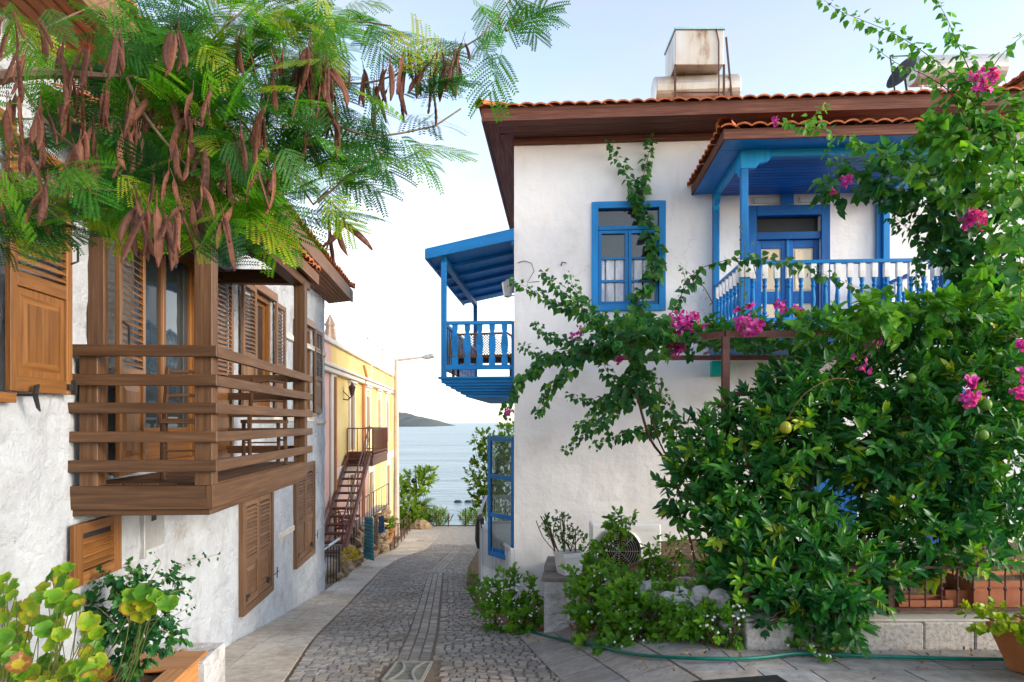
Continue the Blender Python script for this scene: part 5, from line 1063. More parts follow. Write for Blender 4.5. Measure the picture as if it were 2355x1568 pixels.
pot('white_bucket', (ux(1582, 8.0), 8.0), -2.12, .11, .15, .28, m_white, 'round white bucket lying among the shrubs beside the dry grass', 'bucket', 14)
# hose
mb = MB(); hp = [(1190, 1452), (1240, 1466), (1300, 1480), (1370, 1494), (1440, 1512), (1500, 1520), (1600, 1526), (1700, 1527), (1760, 1523), (1830, 1515), (1900, 1517), (2000, 1521), (2100, 1524), (2200, 1527), (2300, 1528), (2500, 1530)]
mb.tube(smooth_path([G(u, v, .045) for u, v in hp], .06), .016, 8); tag(mb.build('garden_hose', m_hose, smooth=True), 'green garden hose lying along the paving in front of the shrubs', 'hose')
mb = MB(); p = G(1560, 1562); q = G(1800, 1562); mb.hexa([Vector((p.x, 4.6, gz(p.x, 4.6) + .02)), Vector((q.x, 4.6, gz(q.x, 4.6) + .02)), Vector((q.x - .05, 5.2, gz(q.x, 5.2) + .02)), Vector((p.x + .05, 5.2, gz(p.x, 5.2) + .02)), Vector((p.x, 4.6, gz(p.x, 4.6) + .045)), Vector((q.x, 4.6, gz(q.x, 4.6) + .045)), Vector((q.x - .05, 5.2, gz(q.x, 5.2) + .045)), Vector((p.x + .05, 5.2, gz(p.x, 5.2) + .045))]); tag(mb.build('door_mat', m_blk, bevel=.01), 'dark mat on the paving at the bottom edge of the picture', 'mat')
# pergola
PG = root('pergola', Vector((2.3, 7.6, ZE - 1.9)), 'red brown steel pergola frame carrying the bougainvillea', 'pergola'); zt = .98
C1, C2, C3, C4 = Vector((.83, 9.8, ZE + zt)), Vector((2.36, 7.55, ZE + zt)), Vector((7.5, 7.55, ZE + zt)), Vector((.9, 10.9, ZE + zt))
for a, b in ((C1, C2), (C2, C3), (Vector((.83, 10.3, ZE + zt)), Vector((6, 10.3, ZE + zt)))): mb = MB(); mb.beam(a, b, .06, .07); mb.build('beam', m_rust, PG)
for a in range(5): mb = MB(); x = 2.9 + a * .9; mb.beam((x, 7.6, ZE + zt + .06), (x, 10.3, ZE + zt + .06), .03, .03); mb.build('cross_bar', m_rust, PG)
for x, y in ((2.36, 7.55), (5.2, 7.55), (7.4, 7.55)): mb = MB(); mb.beam((x, y, ZE - 2.0), (x, y, ZE + zt - .03), .075, .075); mb.build('post', m_rust, PG)
mb = MB(); mb.beam((2.4, 7.55, ZE + .32), (3.6, 7.55, ZE + .32), .04, .05); mb.build('beam', m_rust, PG)
# ============================================================ VEGETATION
# feathery tree with long brown pods, its trunk left of the picture
AT = root('pod_tree', Vector((-2.62, 1.9, gz(-2.6, 1.9))), 'overhanging tree with feathery green leaves and bunches of long brown seed pods, upper left', 'tree')
tk = MB(); top = P(-60, 190, 2.5)
tk.tube(smooth_path([(-2.62, 1.9, gz(-2.6, 1.9)), (-2.55, 1.95, 6.4), (-2.45, 2.1, 7.4), tuple(top)], .2), [.13, .125, .12, .115, .11, .105, .10, .095, .09, .085, .08, .075, .07, .065, .06, .06, .06, .06, .06, .06][:len(smooth_path([(-2.62, 1.9, gz(-2.6, 1.9)), (-2.55, 1.95, 6.4), (-2.45, 2.1, 7.4), tuple(top)], .2))], 10)
tk.build('trunk', m_pbark, AT, smooth=True)
br = MB(); limbs = [
 [(-60, 190, 2.5), (40, 172, 2.45), (150, 170, 2.42), (290, 176, 2.4), (420, 168, 2.45), (560, 152, 2.5), (640, 158, 2.5), (780, 190, 2.5), (870, 186, 2.5), (960, 150, 2.52), (1050, 118, 2.55), (1100, 88, 2.55), (1135, 50, 2.55), (1180, -10, 2.55)],
 [(640, 158, 2.5), (700, 230, 2.48), (770, 285, 2.46), (850, 312, 2.46), (930, 305, 2.46), (1000, 290, 2.46), (1060, 250, 2.48)],
 [(420, 168, 2.45), (520, 240, 2.4), (600, 330, 2.4), (680, 400, 2.4), (760, 470, 2.42), (820, 510, 2.42)],
 [(290, 176, 2.4), (330, 260, 2.3), (400, 350, 2.25), (470, 430, 2.2), (500, 560, 2.2)],
 [(40, 172, 2.45), (90, 260, 2.35), (160, 330, 2.3), (260, 390, 2.25), (340, 450, 2.2)],
 [(560, 152, 2.5), (640, 90, 2.6), (730, 55, 2.65), (810, 48, 2.7), (900, 60, 2.7)],
 [(-60, 190, 2.5), (60, 90, 2.7), (200, 20, 2.8), (350, -40, 2.9)], [(420, 168, 2.45), (520, 60, 2.6), (620, -30, 2.7)],
 [(-60, 300, 2.4), (60, 420, 2.25), (160, 430, 2.2), (300, 440, 2.2)], [(680, 400, 2.4), (720, 470, 2.4), (760, 440, 2.42), (830, 380, 2.45), (880, 340, 2.46)]]
for k, L in enumerate(limbs):
    pp = smooth_path([P(*q) for q in L], .06); n = len(pp); r0 = .030 if k == 0 else .006
    br.tube(pp, [max(.0025, r0 * (1 - 2.6 * i / n) if k == 0 and i < n * .34 else (.006 if k == 0 else r0) * (1 - .6 * i / n)) for i in range(n)], 6)
br.build('branches', mat('grey_brown_twigs', [(.3, (.14, .09, .06)), (.7, (.30, .21, .14))], 12, .8), AT)
tm = [feather(6, 13, .115, .0195, .0078, .15, .28, 1), feather(5, 14, .125, .020, .0078, .13, .45, 2), feather(7, 12, .100, .018, .0074, .17, .12, 3)]
cl = [Cloud(), Cloud(), Cloud()]
def spray(u, v, Y, n, su, sv, sc=1., cv=(.45, .25), dirx=.3):
    for _ in range(n):
        p = P(random.gauss(u, su), random.gauss(v, sv), Y + random.gauss(0, .14)); a = Vector((random.gauss(dirx, .55), random.gauss(-.1, .45), random.gauss(-.12, .38))).normalized()
        nn = Vector((random.gauss(0, .35), random.gauss(-.75, .35), .8)); c_ = random.choice(cl); q = p - a * .07
        c_.add(q, a, nn, sc * random.uniform(.7, 1.1), max(0, min(1, random.gauss(cv[0], .3))))
# dense crown
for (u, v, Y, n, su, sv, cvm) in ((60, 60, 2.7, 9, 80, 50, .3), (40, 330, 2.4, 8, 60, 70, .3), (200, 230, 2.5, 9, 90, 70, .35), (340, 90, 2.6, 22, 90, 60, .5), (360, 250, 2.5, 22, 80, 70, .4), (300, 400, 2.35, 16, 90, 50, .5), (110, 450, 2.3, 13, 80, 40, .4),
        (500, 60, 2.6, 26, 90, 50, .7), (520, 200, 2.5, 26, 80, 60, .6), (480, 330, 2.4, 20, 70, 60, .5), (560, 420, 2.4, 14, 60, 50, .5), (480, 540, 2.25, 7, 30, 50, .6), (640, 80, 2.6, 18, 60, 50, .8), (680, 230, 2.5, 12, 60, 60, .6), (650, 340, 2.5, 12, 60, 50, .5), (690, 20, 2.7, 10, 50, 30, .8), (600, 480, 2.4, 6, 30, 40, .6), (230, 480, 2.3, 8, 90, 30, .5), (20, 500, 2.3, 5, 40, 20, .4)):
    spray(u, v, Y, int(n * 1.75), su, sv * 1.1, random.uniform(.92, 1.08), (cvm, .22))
# open sprays on the right
for (u, v, Y, n, su, sv, dx) in ((850, 50, 2.7, 2, 22, 10, .7), (880, 80, 2.7, 3, 25, 15, .5), (800, 130, 2.6, 2, 25, 20, .2), (760, 70, 2.7, 5, 30, 25, .4), (930, 120, 2.55, 3, 30, 18, .4), (1000, 130, 2.55, 3, 30, 18, .6), (1090, 90, 2.55, 3, 28, 14, .8), (1150, 20, 2.55, 4, 22, 14, 1.0), (1225, 35, 2.55, 3, 18, 14, 1.0), (1130, 140, 2.55, 2, 12, 20, .6), (1050, 170, 2.5, 2, 20, 14, .3), (920, 230, 2.5, 3, 35, 20, .4), (860, 250, 2.5, 3, 35, 22, .3), (980, 285, 2.48, 3, 22, 14, .5), (960, 330, 2.46, 2, 30, 18, .6),
        (840, 330, 2.46, 3, 35, 15, .4), (900, 400, 2.45, 4, 35, 22, .5), (830, 420, 2.42, 3, 30, 22, .4), (760, 400, 2.42, 4, 30, 25, .3), (800, 480, 2.42, 2, 25, 14, .5), (740, 350, 2.45, 3, 30, 20, .2), (720, 460, 2.4, 2, 25, 20, .3), (780, 200, 2.5, 2, 30, 20, .3)):
    spray(u, v, Y, max(1, int(n * .95 + .3)), su, sv, random.uniform(.9, 1.05), (.45, .25), dx)
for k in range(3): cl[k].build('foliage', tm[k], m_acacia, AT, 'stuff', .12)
# pods: the largest as parts, the rest together
def podmesh(name, L, W, bend, tw):
    mb = MB(); n = 14; rows = []
    for i in range(n + 1):
        f = i / n; w_ = W * (min(1, f * 5 + .12) * min(1, (1 - f) * 4 + .08)) ** .8; z = -L * f; x = bend * L * math.sin(f * 2.4) ; th = .0035 + .0018 * (i % 2)
        a = tw * f; dx, dy = math.cos(a), math.sin(a); c = Vector((x, 0, z)); s = Vector((dx, dy, 0)); q = Vector((-dy, dx, 0))
        rows.append([c - s * w_, c - s * w_ * .5 + q * th, c + s * w_ * .5 + q * th, c + s * w_, c + s * w_ * .5 - q * th, c - s * w_ * .5 - q * th])
    for a, b in zip(rows, rows[1:]):
        for i in range(6): mb.face([a[i], a[(i + 1) % 6], b[(i + 1) % 6], b[i]], 0, .5)
    mb.face(rows[0][::-1]); mb.face(rows[-1]); mb.tube([(0, 0, .05), (0, 0, .02), (0, 0, 0)], .0015, 4)
    return mb
pm = []
for k, (L, W, b, t) in enumerate(((.165, .0125, .10, .5), (.15, .0115, -.08, 1.2), (.185, .0135, .04, .2), (.135, .011, .16, 2.0), (.17, .012, -.15, .9))):
    o = podmesh('pod', L, W, b, t).build('pod', m_pod, org=Vector((0, 0, 0)), smooth=True); pm.append(o.data); bpy.data.objects.remove(o)
clusters = [(30, 40, 2.6, 3), (90, 60, 2.6, 3), (35, 230, 2.35, 4), (90, 250, 2.3, 4), (60, 330, 2.25, 4), (20, 400, 2.2, 3), (140, 110, 2.5, 3), (170, 190, 2.4, 4), (200, 110, 2.4, 3), (150, 240, 2.35, 3), (185, 330, 2.25, 4), (110, 420, 2.15, 3), (240, 210, 2.35, 4), (300, 240, 2.35, 4), (350, 240, 2.4, 3), (400, 240, 2.4, 3), (290, 320, 2.3, 3), (430, 340, 2.3, 4), (470, 350, 2.3, 4), (380, 400, 2.25, 4), (320, 470, 2.15, 4), (345, 490, 2.1, 5), (380, 500, 2.1, 4), (420, 490, 2.1, 4), (520, 490, 2.15, 2), (455, 430, 2.2, 3), (530, 380, 2.3, 3), (600, 390, 2.35, 3), (630, 400, 2.35, 3), (550, 100, 2.5, 3), (640, 120, 2.5, 4), (625, 200, 2.5, 3), (590, 290, 2.4, 3),
    (775, 505, 2.42, 4), (830, 165, 2.5, 3), (940, 130, 2.5, 3), (965, 140, 2.5, 2), (1025, 125, 2.5, 3), (1050, 120, 2.5, 3), (920, 180, 2.5, 2), (870, 210, 2.5, 3), (765, 270, 2.48, 4), (720, 320, 2.48, 2), (760, 230, 2.5, 3), (1070, 110, 2.5, 1), (895, 160, 2.5, 2), (985, 165, 2.5, 2)]
for k in range(12): clusters.append((random.uniform(0, 640), random.uniform(60, 440), 2.3, 3))
for k in range(16): clusters.append((735 + random.gauss(0, 17), 152 + random.gauss(0, 12), 2.48, 3))
pods = []
for (u, v, Y, n) in clusters:
    for _ in range(n + 1):
        m = random.choice(pm); s = random.uniform(.55, .98); lo = P(random.gauss(u, 11), random.gauss(v, 10), Y - (.10 if u < 660 else .06) + random.gauss(0, .05)); rot = (random.gauss(0, .18), random.gauss(0, .22), random.uniform(0, 6.28)); pods.append((s / lo.y, m, s, lo, rot))
pods.sort(key=lambda t: -t[0]); W = WL[AT.name]
for _, m, s, lo, rot in pods[:100]:
    o = bpy.data.objects.new('pod', m); COL.objects.link(o); o.parent = AT; o.location = lo - W; o.rotation_euler = rot; o.scale = (s,) * 3
mb = MB()
for _, m, s, lo, rot in pods[100:]:
    M4 = Matrix.Translation(lo) @ Euler(rot).to_matrix().to_4x4() @ Matrix.Scale(s, 4); vs = [M4 @ v.co for v in m.vertices]
    for p in m.polygons: mb.face([vs[i] for i in p.vertices], 0, .5)
o = mb.build('pod_bunches', m_pod, AT); o['kind'] = 'stuff'
mb = MB()
for u, v in ((1175, 45), (1180, 60), (1165, 68), (1190, 48), (1198, 18), (1150, 52)): c = P(u, v, 2.5); mb.lathe(c - Vector((0, 0, .008)), [(.001, 0), (.008, .003), (.010, .009), (.007, .015), (.001, .018)], 8)
mb.build('flower_buds', m_rub, AT)

# citrus tree behind the iron fence
CT = root('citrus_tree', Vector((3.35, 7.2, ZE - 1.85)), 'big dark green citrus tree with glossy leaves spilling over the iron fence', 'tree')
mb = MB()
for L, r in (([(2.9, 7.3, 5.1), (2.95, 7.25, 5.9), (3.2, 7.2, 6.5), (3.3, 7.0, 7.2)], .06), ([(3.9, 7.5, 5.1), (3.8, 7.4, 6.0), (4.0, 7.3, 6.8), (4.3, 7.2, 7.6)], .05), ([(2.95, 7.25, 5.9), (2.5, 7.0, 6.4), (2.3, 6.9, 6.9)], .035), ([(3.2, 7.2, 6.5), (3.7, 6.9, 6.9), (4.2, 6.8, 7.2)], .035), ([(4.0, 7.3, 6.8), (4.8, 7.2, 7.2), (5.4, 7.2, 7.6)], .035), ([(3.0, 7.2, 6.1), (3.0, 6.6, 5.9), (3.0, 6.3, 5.6)], .025)):
    pp = smooth_path(L, .1); mb.tube(pp, [r * (1 - .6 * i / len(pp)) for i in range(len(pp))], 8)
mb.build('trunk', m_stem, CT, smooth=True)
c_ = Cloud()
def B(u, v, Y, rx, rz_, n, ry=.4, sz=.142, cv=(.47, .24), hang=0, per=9): blob_twigs(c_, P(u, v, Y), (rx, ry, rz_), int(n * 1.9), per, sz, .2, cv, .3, hang)
for a in ((1640, 1030, 7.3, .40, .35, 38), (1600, 1120, 7.3, .30, .38, 36), (1720, 1100, 7.1, .5, .5, 66), (1690, 1250, 6.9, .42, .45, 60), (1760, 1340, 6.4, .36, .32, 46), (1860, 1370, 6.25, .36, .28, 44), (1830, 1230, 6.7, .42, .4, 52), (1850, 990, 7.0, .55, .45, 70), (1760, 960, 7.3, .4, .35, 36), (1930, 1310, 6.3, .35, .25, 32), (1900, 1420, 6.1, .22, .14, 14),
        (1990, 1010, 6.9, .5, .45, 60), (1880, 880, 7.2, .5, .3, 42), (2060, 880, 7.1, .5, .35, 52), (2050, 1130, 6.8, .4, .3, 34), (2150, 1040, 6.7, .5, .5, 66), (2120, 1230, 6.6, .42, .3, 42), (2020, 1290, 6.5, .3, .22, 20), (2230, 900, 6.8, .5, .4, 52), (2300, 1050, 6.6, .45, .5, 58), (2270, 1180, 6.5, .4, .35, 38), (2200, 800, 7.2, .6, .25, 42), (2340, 820, 7.0, .4, .35, 36), (2180, 1270, 6.4, .35, .2, 16), (2340, 1180, 6.6, .3, .2, 12)):
    B(*a)
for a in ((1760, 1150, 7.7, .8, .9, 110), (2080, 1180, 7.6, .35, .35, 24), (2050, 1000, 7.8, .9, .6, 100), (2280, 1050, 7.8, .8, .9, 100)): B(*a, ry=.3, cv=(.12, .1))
c_.build('foliage', T_CIT, m_citrus, CT, 'stuff')
for u, v, Y, r, m in ((1806, 983, 6.45, .055, m_lemon), (2232, 868, 6.4, .05, m_lime_fruit), (2266, 930, 6.3, .05, m_lime_fruit), (2405, 1000, 6.3, .05, m_lime_fruit), (2095, 870, 6.6, .045, m_lime_fruit), (2260, 1000, 6.2, .045, m_lime_fruit), (2095, 1160, 6.4, .04, m_lime_fruit)):
    mb = MB(); c = P(u, v, Y); mb.lathe(c, [(r * math.sin(math.pi * k / 10) + .0005, -r * 1.1 * math.cos(math.pi * k / 10)) for k in range(11)], 14); o = mb.build('fruit', m, CT, smooth=True)
    if m is m_lemon: o['label'] = 'yellow ripe fruit'
mb = MB(); mb.tube(smooth_path([P(1808, 965, 6.45), P(1850, 905, 6.45), P(1920, 870, 6.6), P(1990, 885, 6.9)], .05), .0045, 6); mb.build('twig', m_stem, CT)

# bougainvillea
BG = root('bougainvillea', Vector((2.55, 9.2, ZE - 2.0)), 'bougainvillea with magenta flowers climbing over the pergola and the white wall', 'climbing plant')
mb = MB(); c_ = Cloud()
def V(L, step=.055, size=.11, r=.007, hang=.7, per=3, cv=(.45, .22), spread=.06, cc=None): vine(cc or c_, mb, [P(*q) for q in L], step, size, r, hang, per, True, cv, spread)
tr = [(1560, 1130, 9.0), (1530, 1060, 9.0), (1495, 1010, 9.0), (1470, 930, 9.1), (1458, 860, 9.2), (1440, 800, 9.3), (1440, 745, 9.4)]
mb.tube(smooth_path([Vector((2.5, 9.1, 4.9)), Vector((2.35, 9.05, 5.5))] + [P(*q) for q in tr], .1), .018, 7); mb.tube(smooth_path([P(1600, 1160, 9.1), P(1545, 1070, 9.05), P(1510, 1000, 9.0), P(1480, 880, 9.2)], .1), .011, 6)
N = [(1175, 645), (1210, 660), (1260, 690), (1320, 715), (1390, 745), (1450, 790), (1480, 830)]
V([(u, v, 9.3 + .0 * i) for i, (u, v) in enumerate(N[::-1])], .042, .135, per=4, spread=.08)
for L in ([(1248, 625), (1275, 655), (1330, 700), (1400, 760)], [(1308, 630), (1325, 670), (1370, 715), (1430, 770)], [(1228, 742), (1260, 772), (1310, 785), (1380, 790), (1460, 800)], [(1195, 795), (1260, 822), (1330, 815), (1420, 800)], [(1178, 915), (1192, 880), (1240, 840), (1290, 815), (1400, 805)], [(1232, 950), (1262, 895), (1305, 855), (1330, 820)],
          [(1297, 1038), (1340, 1000), (1400, 960), (1450, 900), (1470, 830)], [(1308, 912), (1370, 925), (1430, 930), (1480, 900)], [(1368, 1022), (1430, 1000), (1510, 985)], [(1330, 985), (1390, 925), (1440, 880), (1462, 850)], [(1560, 1100), (1535, 1000), (1500, 930), (1480, 850)], [(1380, 820), (1400, 860), (1440, 900)], [(1500, 850), (1520, 900), (1550, 960), (1556, 1040)]):
    V([(u, v, 9.2 + random.uniform(-.3, .2)) for u, v in L[::-1]], .042, .125, per=4, spread=.075)
# the curl hanging at the house corner
V([(1240, 840, 9.3), (1200, 880, 9.3), (1168, 925, 9.3), (1160, 950, 9.3)], .06, .16, per=2, cv=(.4, .2)); V([(1170, 930, 9.3), (1165, 960, 9.3), (1172, 1010, 9.3)], .06, .07, per=2)
# climber over the window
V([(1450, 800, 11.2), (1452, 740, 11.3), (1470, 690, 11.35), (1500, 640, 11.4), (1508, 580, 11.4), (1482, 500, 11.4), (1462, 440, 11.4), (1425, 375, 11.4), (1400, 330, 11.3)], .06, .20, per=4, spread=.09, cv=(.42, .2))
V([(1468, 470, 11.4), (1480, 400, 11.4), (1492, 350, 11.4), (1496, 305, 11.3)], .06, .17, per=3, spread=.06, cv=(.45, .2))
# runners towards and along the porch rail
V([(1490, 800, 9.3), (1535, 735, 9.3), (1565, 680, 9.2), (1600, 625, 9.2), (1650, 604, 9.2), (1720, 592, 9.1), (1800, 602, 9.0), (1870, 622, 8.9), (1950, 652, 8.8), (2040, 690, 8.7)], .055, .15, per=2)
V([(1560, 700, 9.3), (1575, 640, 9.3), (1560, 610, 9.3)], .06, .06); V([(1740, 640, 9.4), (1730, 590, 9.4), (1745, 540, 9.4)], .07, .08, per=1); V([(1710, 700, 9.3), (1712, 600, 9.4), (1706, 510, 9.4)], .07, .07, per=1)
V([(1640, 700, 9.3), (1610, 650, 9.3), (1560, 610, 9.3)], .07, .07, per=1)
# canopy of leaves along the top of the pergola
for k in range(75):
    u = random.uniform(1400, 2060); v = 775 + random.gauss(0, 14); Y = random.uniform(7.6, 9.2); blob_twigs(c_, P(u, v, Y), (.3, .2, .10), 4, 7, .11, .3, (.42, .2))
c_.build('foliage', T_HEART, m_boug, BG, 'stuff')
c2_ = Cloud()
# bright shoots in front and on the right
def V2(L, **k): V(L, cc=c2_, **k)
V2([(2300, 420, 7.2), (2180, 455, 7.3), (2100, 395, 7.3), (2030, 352, 7.3), (1960, 322, 7.3), (1900, 300, 7.3), (1850, 290, 7.3), (1795, 275, 7.3)], step=.05, size=.14, per=3, cv=(.6, .2))
V2([(1850, 290, 7.3), (1875, 262, 7.3), (1905, 240, 7.3)], step=.05, size=.08, cv=(.9, .1))
V2([(2330, 420, 6.6), (2290, 330, 6.6), (2240, 240, 6.6), (2190, 175, 6.6), (2130, 125, 6.6), (2060, 80, 6.6), (1990, 50, 6.6), (1930, 25, 6.6), (1888, -5, 6.6)], step=.045, size=.125, per=3, cv=(.55, .25))
V2([(2230, 300, 6.6), (2190, 220, 6.6), (2130, 175, 6.6), (2060, 145, 6.6), (2000, 100, 6.6)], step=.05, size=.105, per=2)
V2([(2270, 300, 6.6), (2235, 180, 6.6), (2205, 110, 6.6), (2175, 40, 6.6), (2140, -20, 6.6)], step=.045, size=.13, per=3)
V2([(2250, 240, 6.6), (2285, 150, 6.6), (2330, 100, 6.6), (2380, 60, 6.6)], step=.06, size=.13, per=2)
V2([(2390, 500, 6.4), (2340, 430, 6.4), (2330, 340, 6.5), (2290, 260, 6.6)], step=.05, size=.14, per=3); V2([(2400, 900, 6.4), (2350, 740, 6.4), (2345, 600, 6.4), (2320, 480, 6.4), (2290, 380, 6.4)], step=.045, size=.15, per=3)
for u, v, rx, rz_, n in ((2250, 260, .35, .25, 16), (2200, 330, .25, .28, 14), (2280, 340, .35, .3, 18), (2330, 300, .3, .3, 16), (2180, 250, .2, .2, 8), (2340, 470, .28, .4, 18), (2150, 350, .15, .25, 8), (2320, 600, .3, .4, 18)): blob_twigs(c2_, P(u, v, 6.8), (rx, .3, rz_), n, 7, .135, -.2, (.6, .22), .3, .5)
for u, v, rx, rz_, n in ((2080, 715, .5, .08, 24), (1990, 735, .4, .08, 18), (2150, 735, .5, .10, 24), (1900, 755, .4, .07, 14), (2270, 735, .5, .15, 22), (2060, 755, .5, .10, 20)): blob_twigs(c2_, P(u, v, 7.0), (rx, .4, rz_), n, 8, .13, .2, (.62, .22), .3, .3)
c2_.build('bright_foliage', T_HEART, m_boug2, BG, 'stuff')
c3_ = Cloud()
V([(2300, 620, 7.8), (2200, 540, 7.8), (2130, 480, 7.8), (2060, 440, 7.9), (1990, 400, 8.0), (1930, 375, 8.0), (1893, 350, 8.0)], cc=c3_, step=.05, size=.15, per=4, spread=.1, cv=(.35, .2))
V([(2330, 760, 7.6), (2260, 660, 7.7), (2190, 610, 7.8), (2110, 545, 7.9), (2050, 490, 8.0), (2030, 440, 8.0)], cc=c3_, step=.05, size=.16, per=4, spread=.10, cv=(.35, .2))
V([(2180, 520, 8.0), (2130, 560, 8.0), (2110, 620, 8.0), (2100, 700, 8.0)], cc=c3_, step=.06, size=.13, per=3)
for u, v, rx, rz_, n in ((1960, 420, .3, .16, 14), (2040, 400, .35, .2, 18), (2120, 420, .4, .3, 24), (2200, 480, .45, .45, 36), (2280, 560, .35, .45, 34), (2240, 620, .3, .35, 24), (2310, 680, .35, .3, 22), (2230, 400, .4, .3, 22), (2280, 740, .3, .2, 12)): blob_twigs(c3_, P(u, v, 7.9), (rx, .3, rz_), n, 7, .15, 0, (.28, .16), .3, .3)
c3_.build('darker_foliage', T_HEART, m_boug, BG, 'stuff')  # leaves mostly from the darker end of the leaf ramp
mb.build('stems', m_stem, BG)
def flowers(u, v, Y, r, n, s=.038, m=m_mag):
    c = Cloud()
    for _ in range(int(n * 1.5)):
        p = P(u, v, Y) + rv() * r * random.random() ** .5; q = rv(); q.y = -abs(q.y)
        for k in range(3):
            a = (q.cross(rv()).normalized() + q * .5).normalized(); c.add(p, a, q, s * random.uniform(.9, 1.4))
    return c.build('flower_cluster', T_ROUND, m, BG)
for f in ((1562, 748, 8.2, .18, 70), (1548, 780, 8.2, .15, 50), (1590, 735, 8.2, .10, 26), (1530, 760, 8.2, .14, 34), (1555, 805, 8.2, .09, 24), (1510, 765, 8.7, .10, 10), (1620, 750, 8.7, .08, 8), (1725, 748, 7.35, .14, 34), (1700, 742, 7.5, .07, 10), (1722, 703, 7.7, .05, 8), (1693, 712, 7.7, .03, 4), (1796, 706, 7.4, .07, 12), (1832, 712, 7.4, .06, 8), (2240, 492, 7.2, .10, 26), (2225, 510, 7.2, .07, 12), (2258, 515, 7.2, .05, 8), (1948, 415, 7.5, .08, 14), (1915, 440, 7.6, .03, 3), (2248, 180, 6.4, .08, 14), (2285, 172, 6.4, .06, 14), (2268, 200, 6.4, .07, 6), (2228, 915, 6.1, .07, 22), (2232, 878, 6.1, .05, 14), (2345, 905, 6.1, .06, 16), (2350, 860, 6.2, .04, 6), (2350, 792, 6.2, .04, 6), (1335, 755, 9.1, .08, 7), (1318, 770, 9.1, .06, 4), (1422, 825, 9.0, .07, 8), (1415, 800, 9.0, .05, 5), (1168, 948, 9.2, .05, 9), (1985, 835, 6.8, .12, 6), (1780, 283, 7.3, .03, 4), (2010, 790, 6.8, .10, 5)): flowers(*f)

# flowering shrubs
def bush(name, loc, label, blobs, tmpl, m, size, per=8, stems=None, cat='shrub', flw=0, grp=None, cv=(.45, .22), up=.5, hang=0., inner=.3, fs=.013):
    r = root(name, loc, label, cat, grp); c = Cloud(); mb = MB()
    for (p, rad, n) in blobs:
        blob_twigs(c, p, rad, n, per, size, up, cv, inner, hang); b0 = Vector(loc) + Vector((random.uniform(-.08, .08), random.uniform(-.08, .08), 0)); b0 = b0.lerp(Vector((p[0], p[1], loc[2])), .6)
        for k in range(4):
            e = Vector(p) + Vector((random.gauss(0, .5) * rad[0], random.gauss(0, .4) * rad[1], random.uniform(-.3, .7) * rad[2])); mb.tube(smooth_path([b0, b0.lerp(e, .5) + rv() * .04, e], .08), .006, 5)
    mb.build('stems', stems or m_stem, r); c.build('foliage', tmpl, m, r, 'stuff')
    if flw:
        f = Cloud()
        for k in range(flw):
            p, rad, n = random.choice(blobs); o = rv(); o.y = -abs(o.y); o.z = abs(o.z) if random.random() < .6 else o.z; q = Vector(p) + Vector((o.x * rad[0], o.y * rad[1], o.z * rad[2])) * random.uniform(.85, 1.1); nn = (o + Vector((0, -.6, .3))).normalized(); s0 = nn.orthogonal()
            for j in range(5): f.add(q, Matrix.Rotation(j * 1.2566, 3, nn) @ s0, nn, fs * random.uniform(.8, 1.2))
        f.build('blossom', T_ROUND, m_wfl, r, 'stuff')
    return r
g0_ = G(1165, 1452)
bush('flowering_shrub', g0_, 'rounded light green shrub with tiny white flowers at the foot of the white gate', [(P(1130, 1372, 9.3), (.24, .22, .24), 40), (P(1185, 1360, 9.3), (.26, .25, .24), 44), (P(1165, 1420, 9.1), (.36, .25, .22), 55), (P(1215, 1425, 8.9), (.22, .2, .2), 30), (P(1222, 1365, 9.2), (.10, .1, .16), 10)], T_OVAL, m_shrub, .085, flw=90, grp='white flowered shrubs')
bush('flowering_shrub', G(1400, 1500) , 'largest white flowered shrub, spilling over the boulder wall towards the hose', [(P(1345, 1320, 8.1), (.2, .2, .22), 34), (P(1345, 1395, 7.8), (.20, .2, .28), 44), (P(1385, 1465, 7.3), (.24, .18, .2), 44), (P(1440, 1430, 7.0), (.2, .16, .16), 30), (P(1500, 1465, 6.7), (.24, .16, .16), 40), (P(1420, 1500, 6.9), (.22, .15, .08), 24), (P(1530, 1505, 6.5), (.16, .12, .10), 22), (P(1470, 1370, 7.6), (.16, .2, .12), 16), (P(1440, 1480, 6.8), (.2, .14, .12), 24), (P(1500, 1405, 6.8), (.18, .12, .12), 28), (P(1430, 1385, 7.1), (.2, .14, .16), 40), (P(1400, 1340, 7.6), (.2, .16, .18), 34), (P(1480, 1370, 7.0), (.2, .14, .14), 34), (P(1530, 1370, 7.0), (.16, .14, .14), 26), (P(1370, 1420, 7.4), (.16, .12, .16), 26), (P(1550, 1400, 6.7), (.14, .12, .10), 18), (P(1560, 1440, 6.5), (.16, .12, .10), 20)], T_OVAL, m_shrub, .085, flw=110, hang=.25, grp='white flowered shrubs')
bush('flowering_shrub', G(1640, 1500), 'low white flowered shrub at the left end of the grey stone wall', [(P(1600, 1430, 6.4), (.24, .16, .14), 44), (P(1650, 1440, 6.2), (.2, .14, .13), 36), (P(1565, 1395, 6.9), (.18, .16, .14), 26), (P(1690, 1420, 6.1), (.08, .1, .2), 16), (P(1610, 1370, 6.8), (.18, .14, .12), 26)], T_OVAL, m_shrub, .08, flw=90, hang=.2, grp='white flowered shrubs')
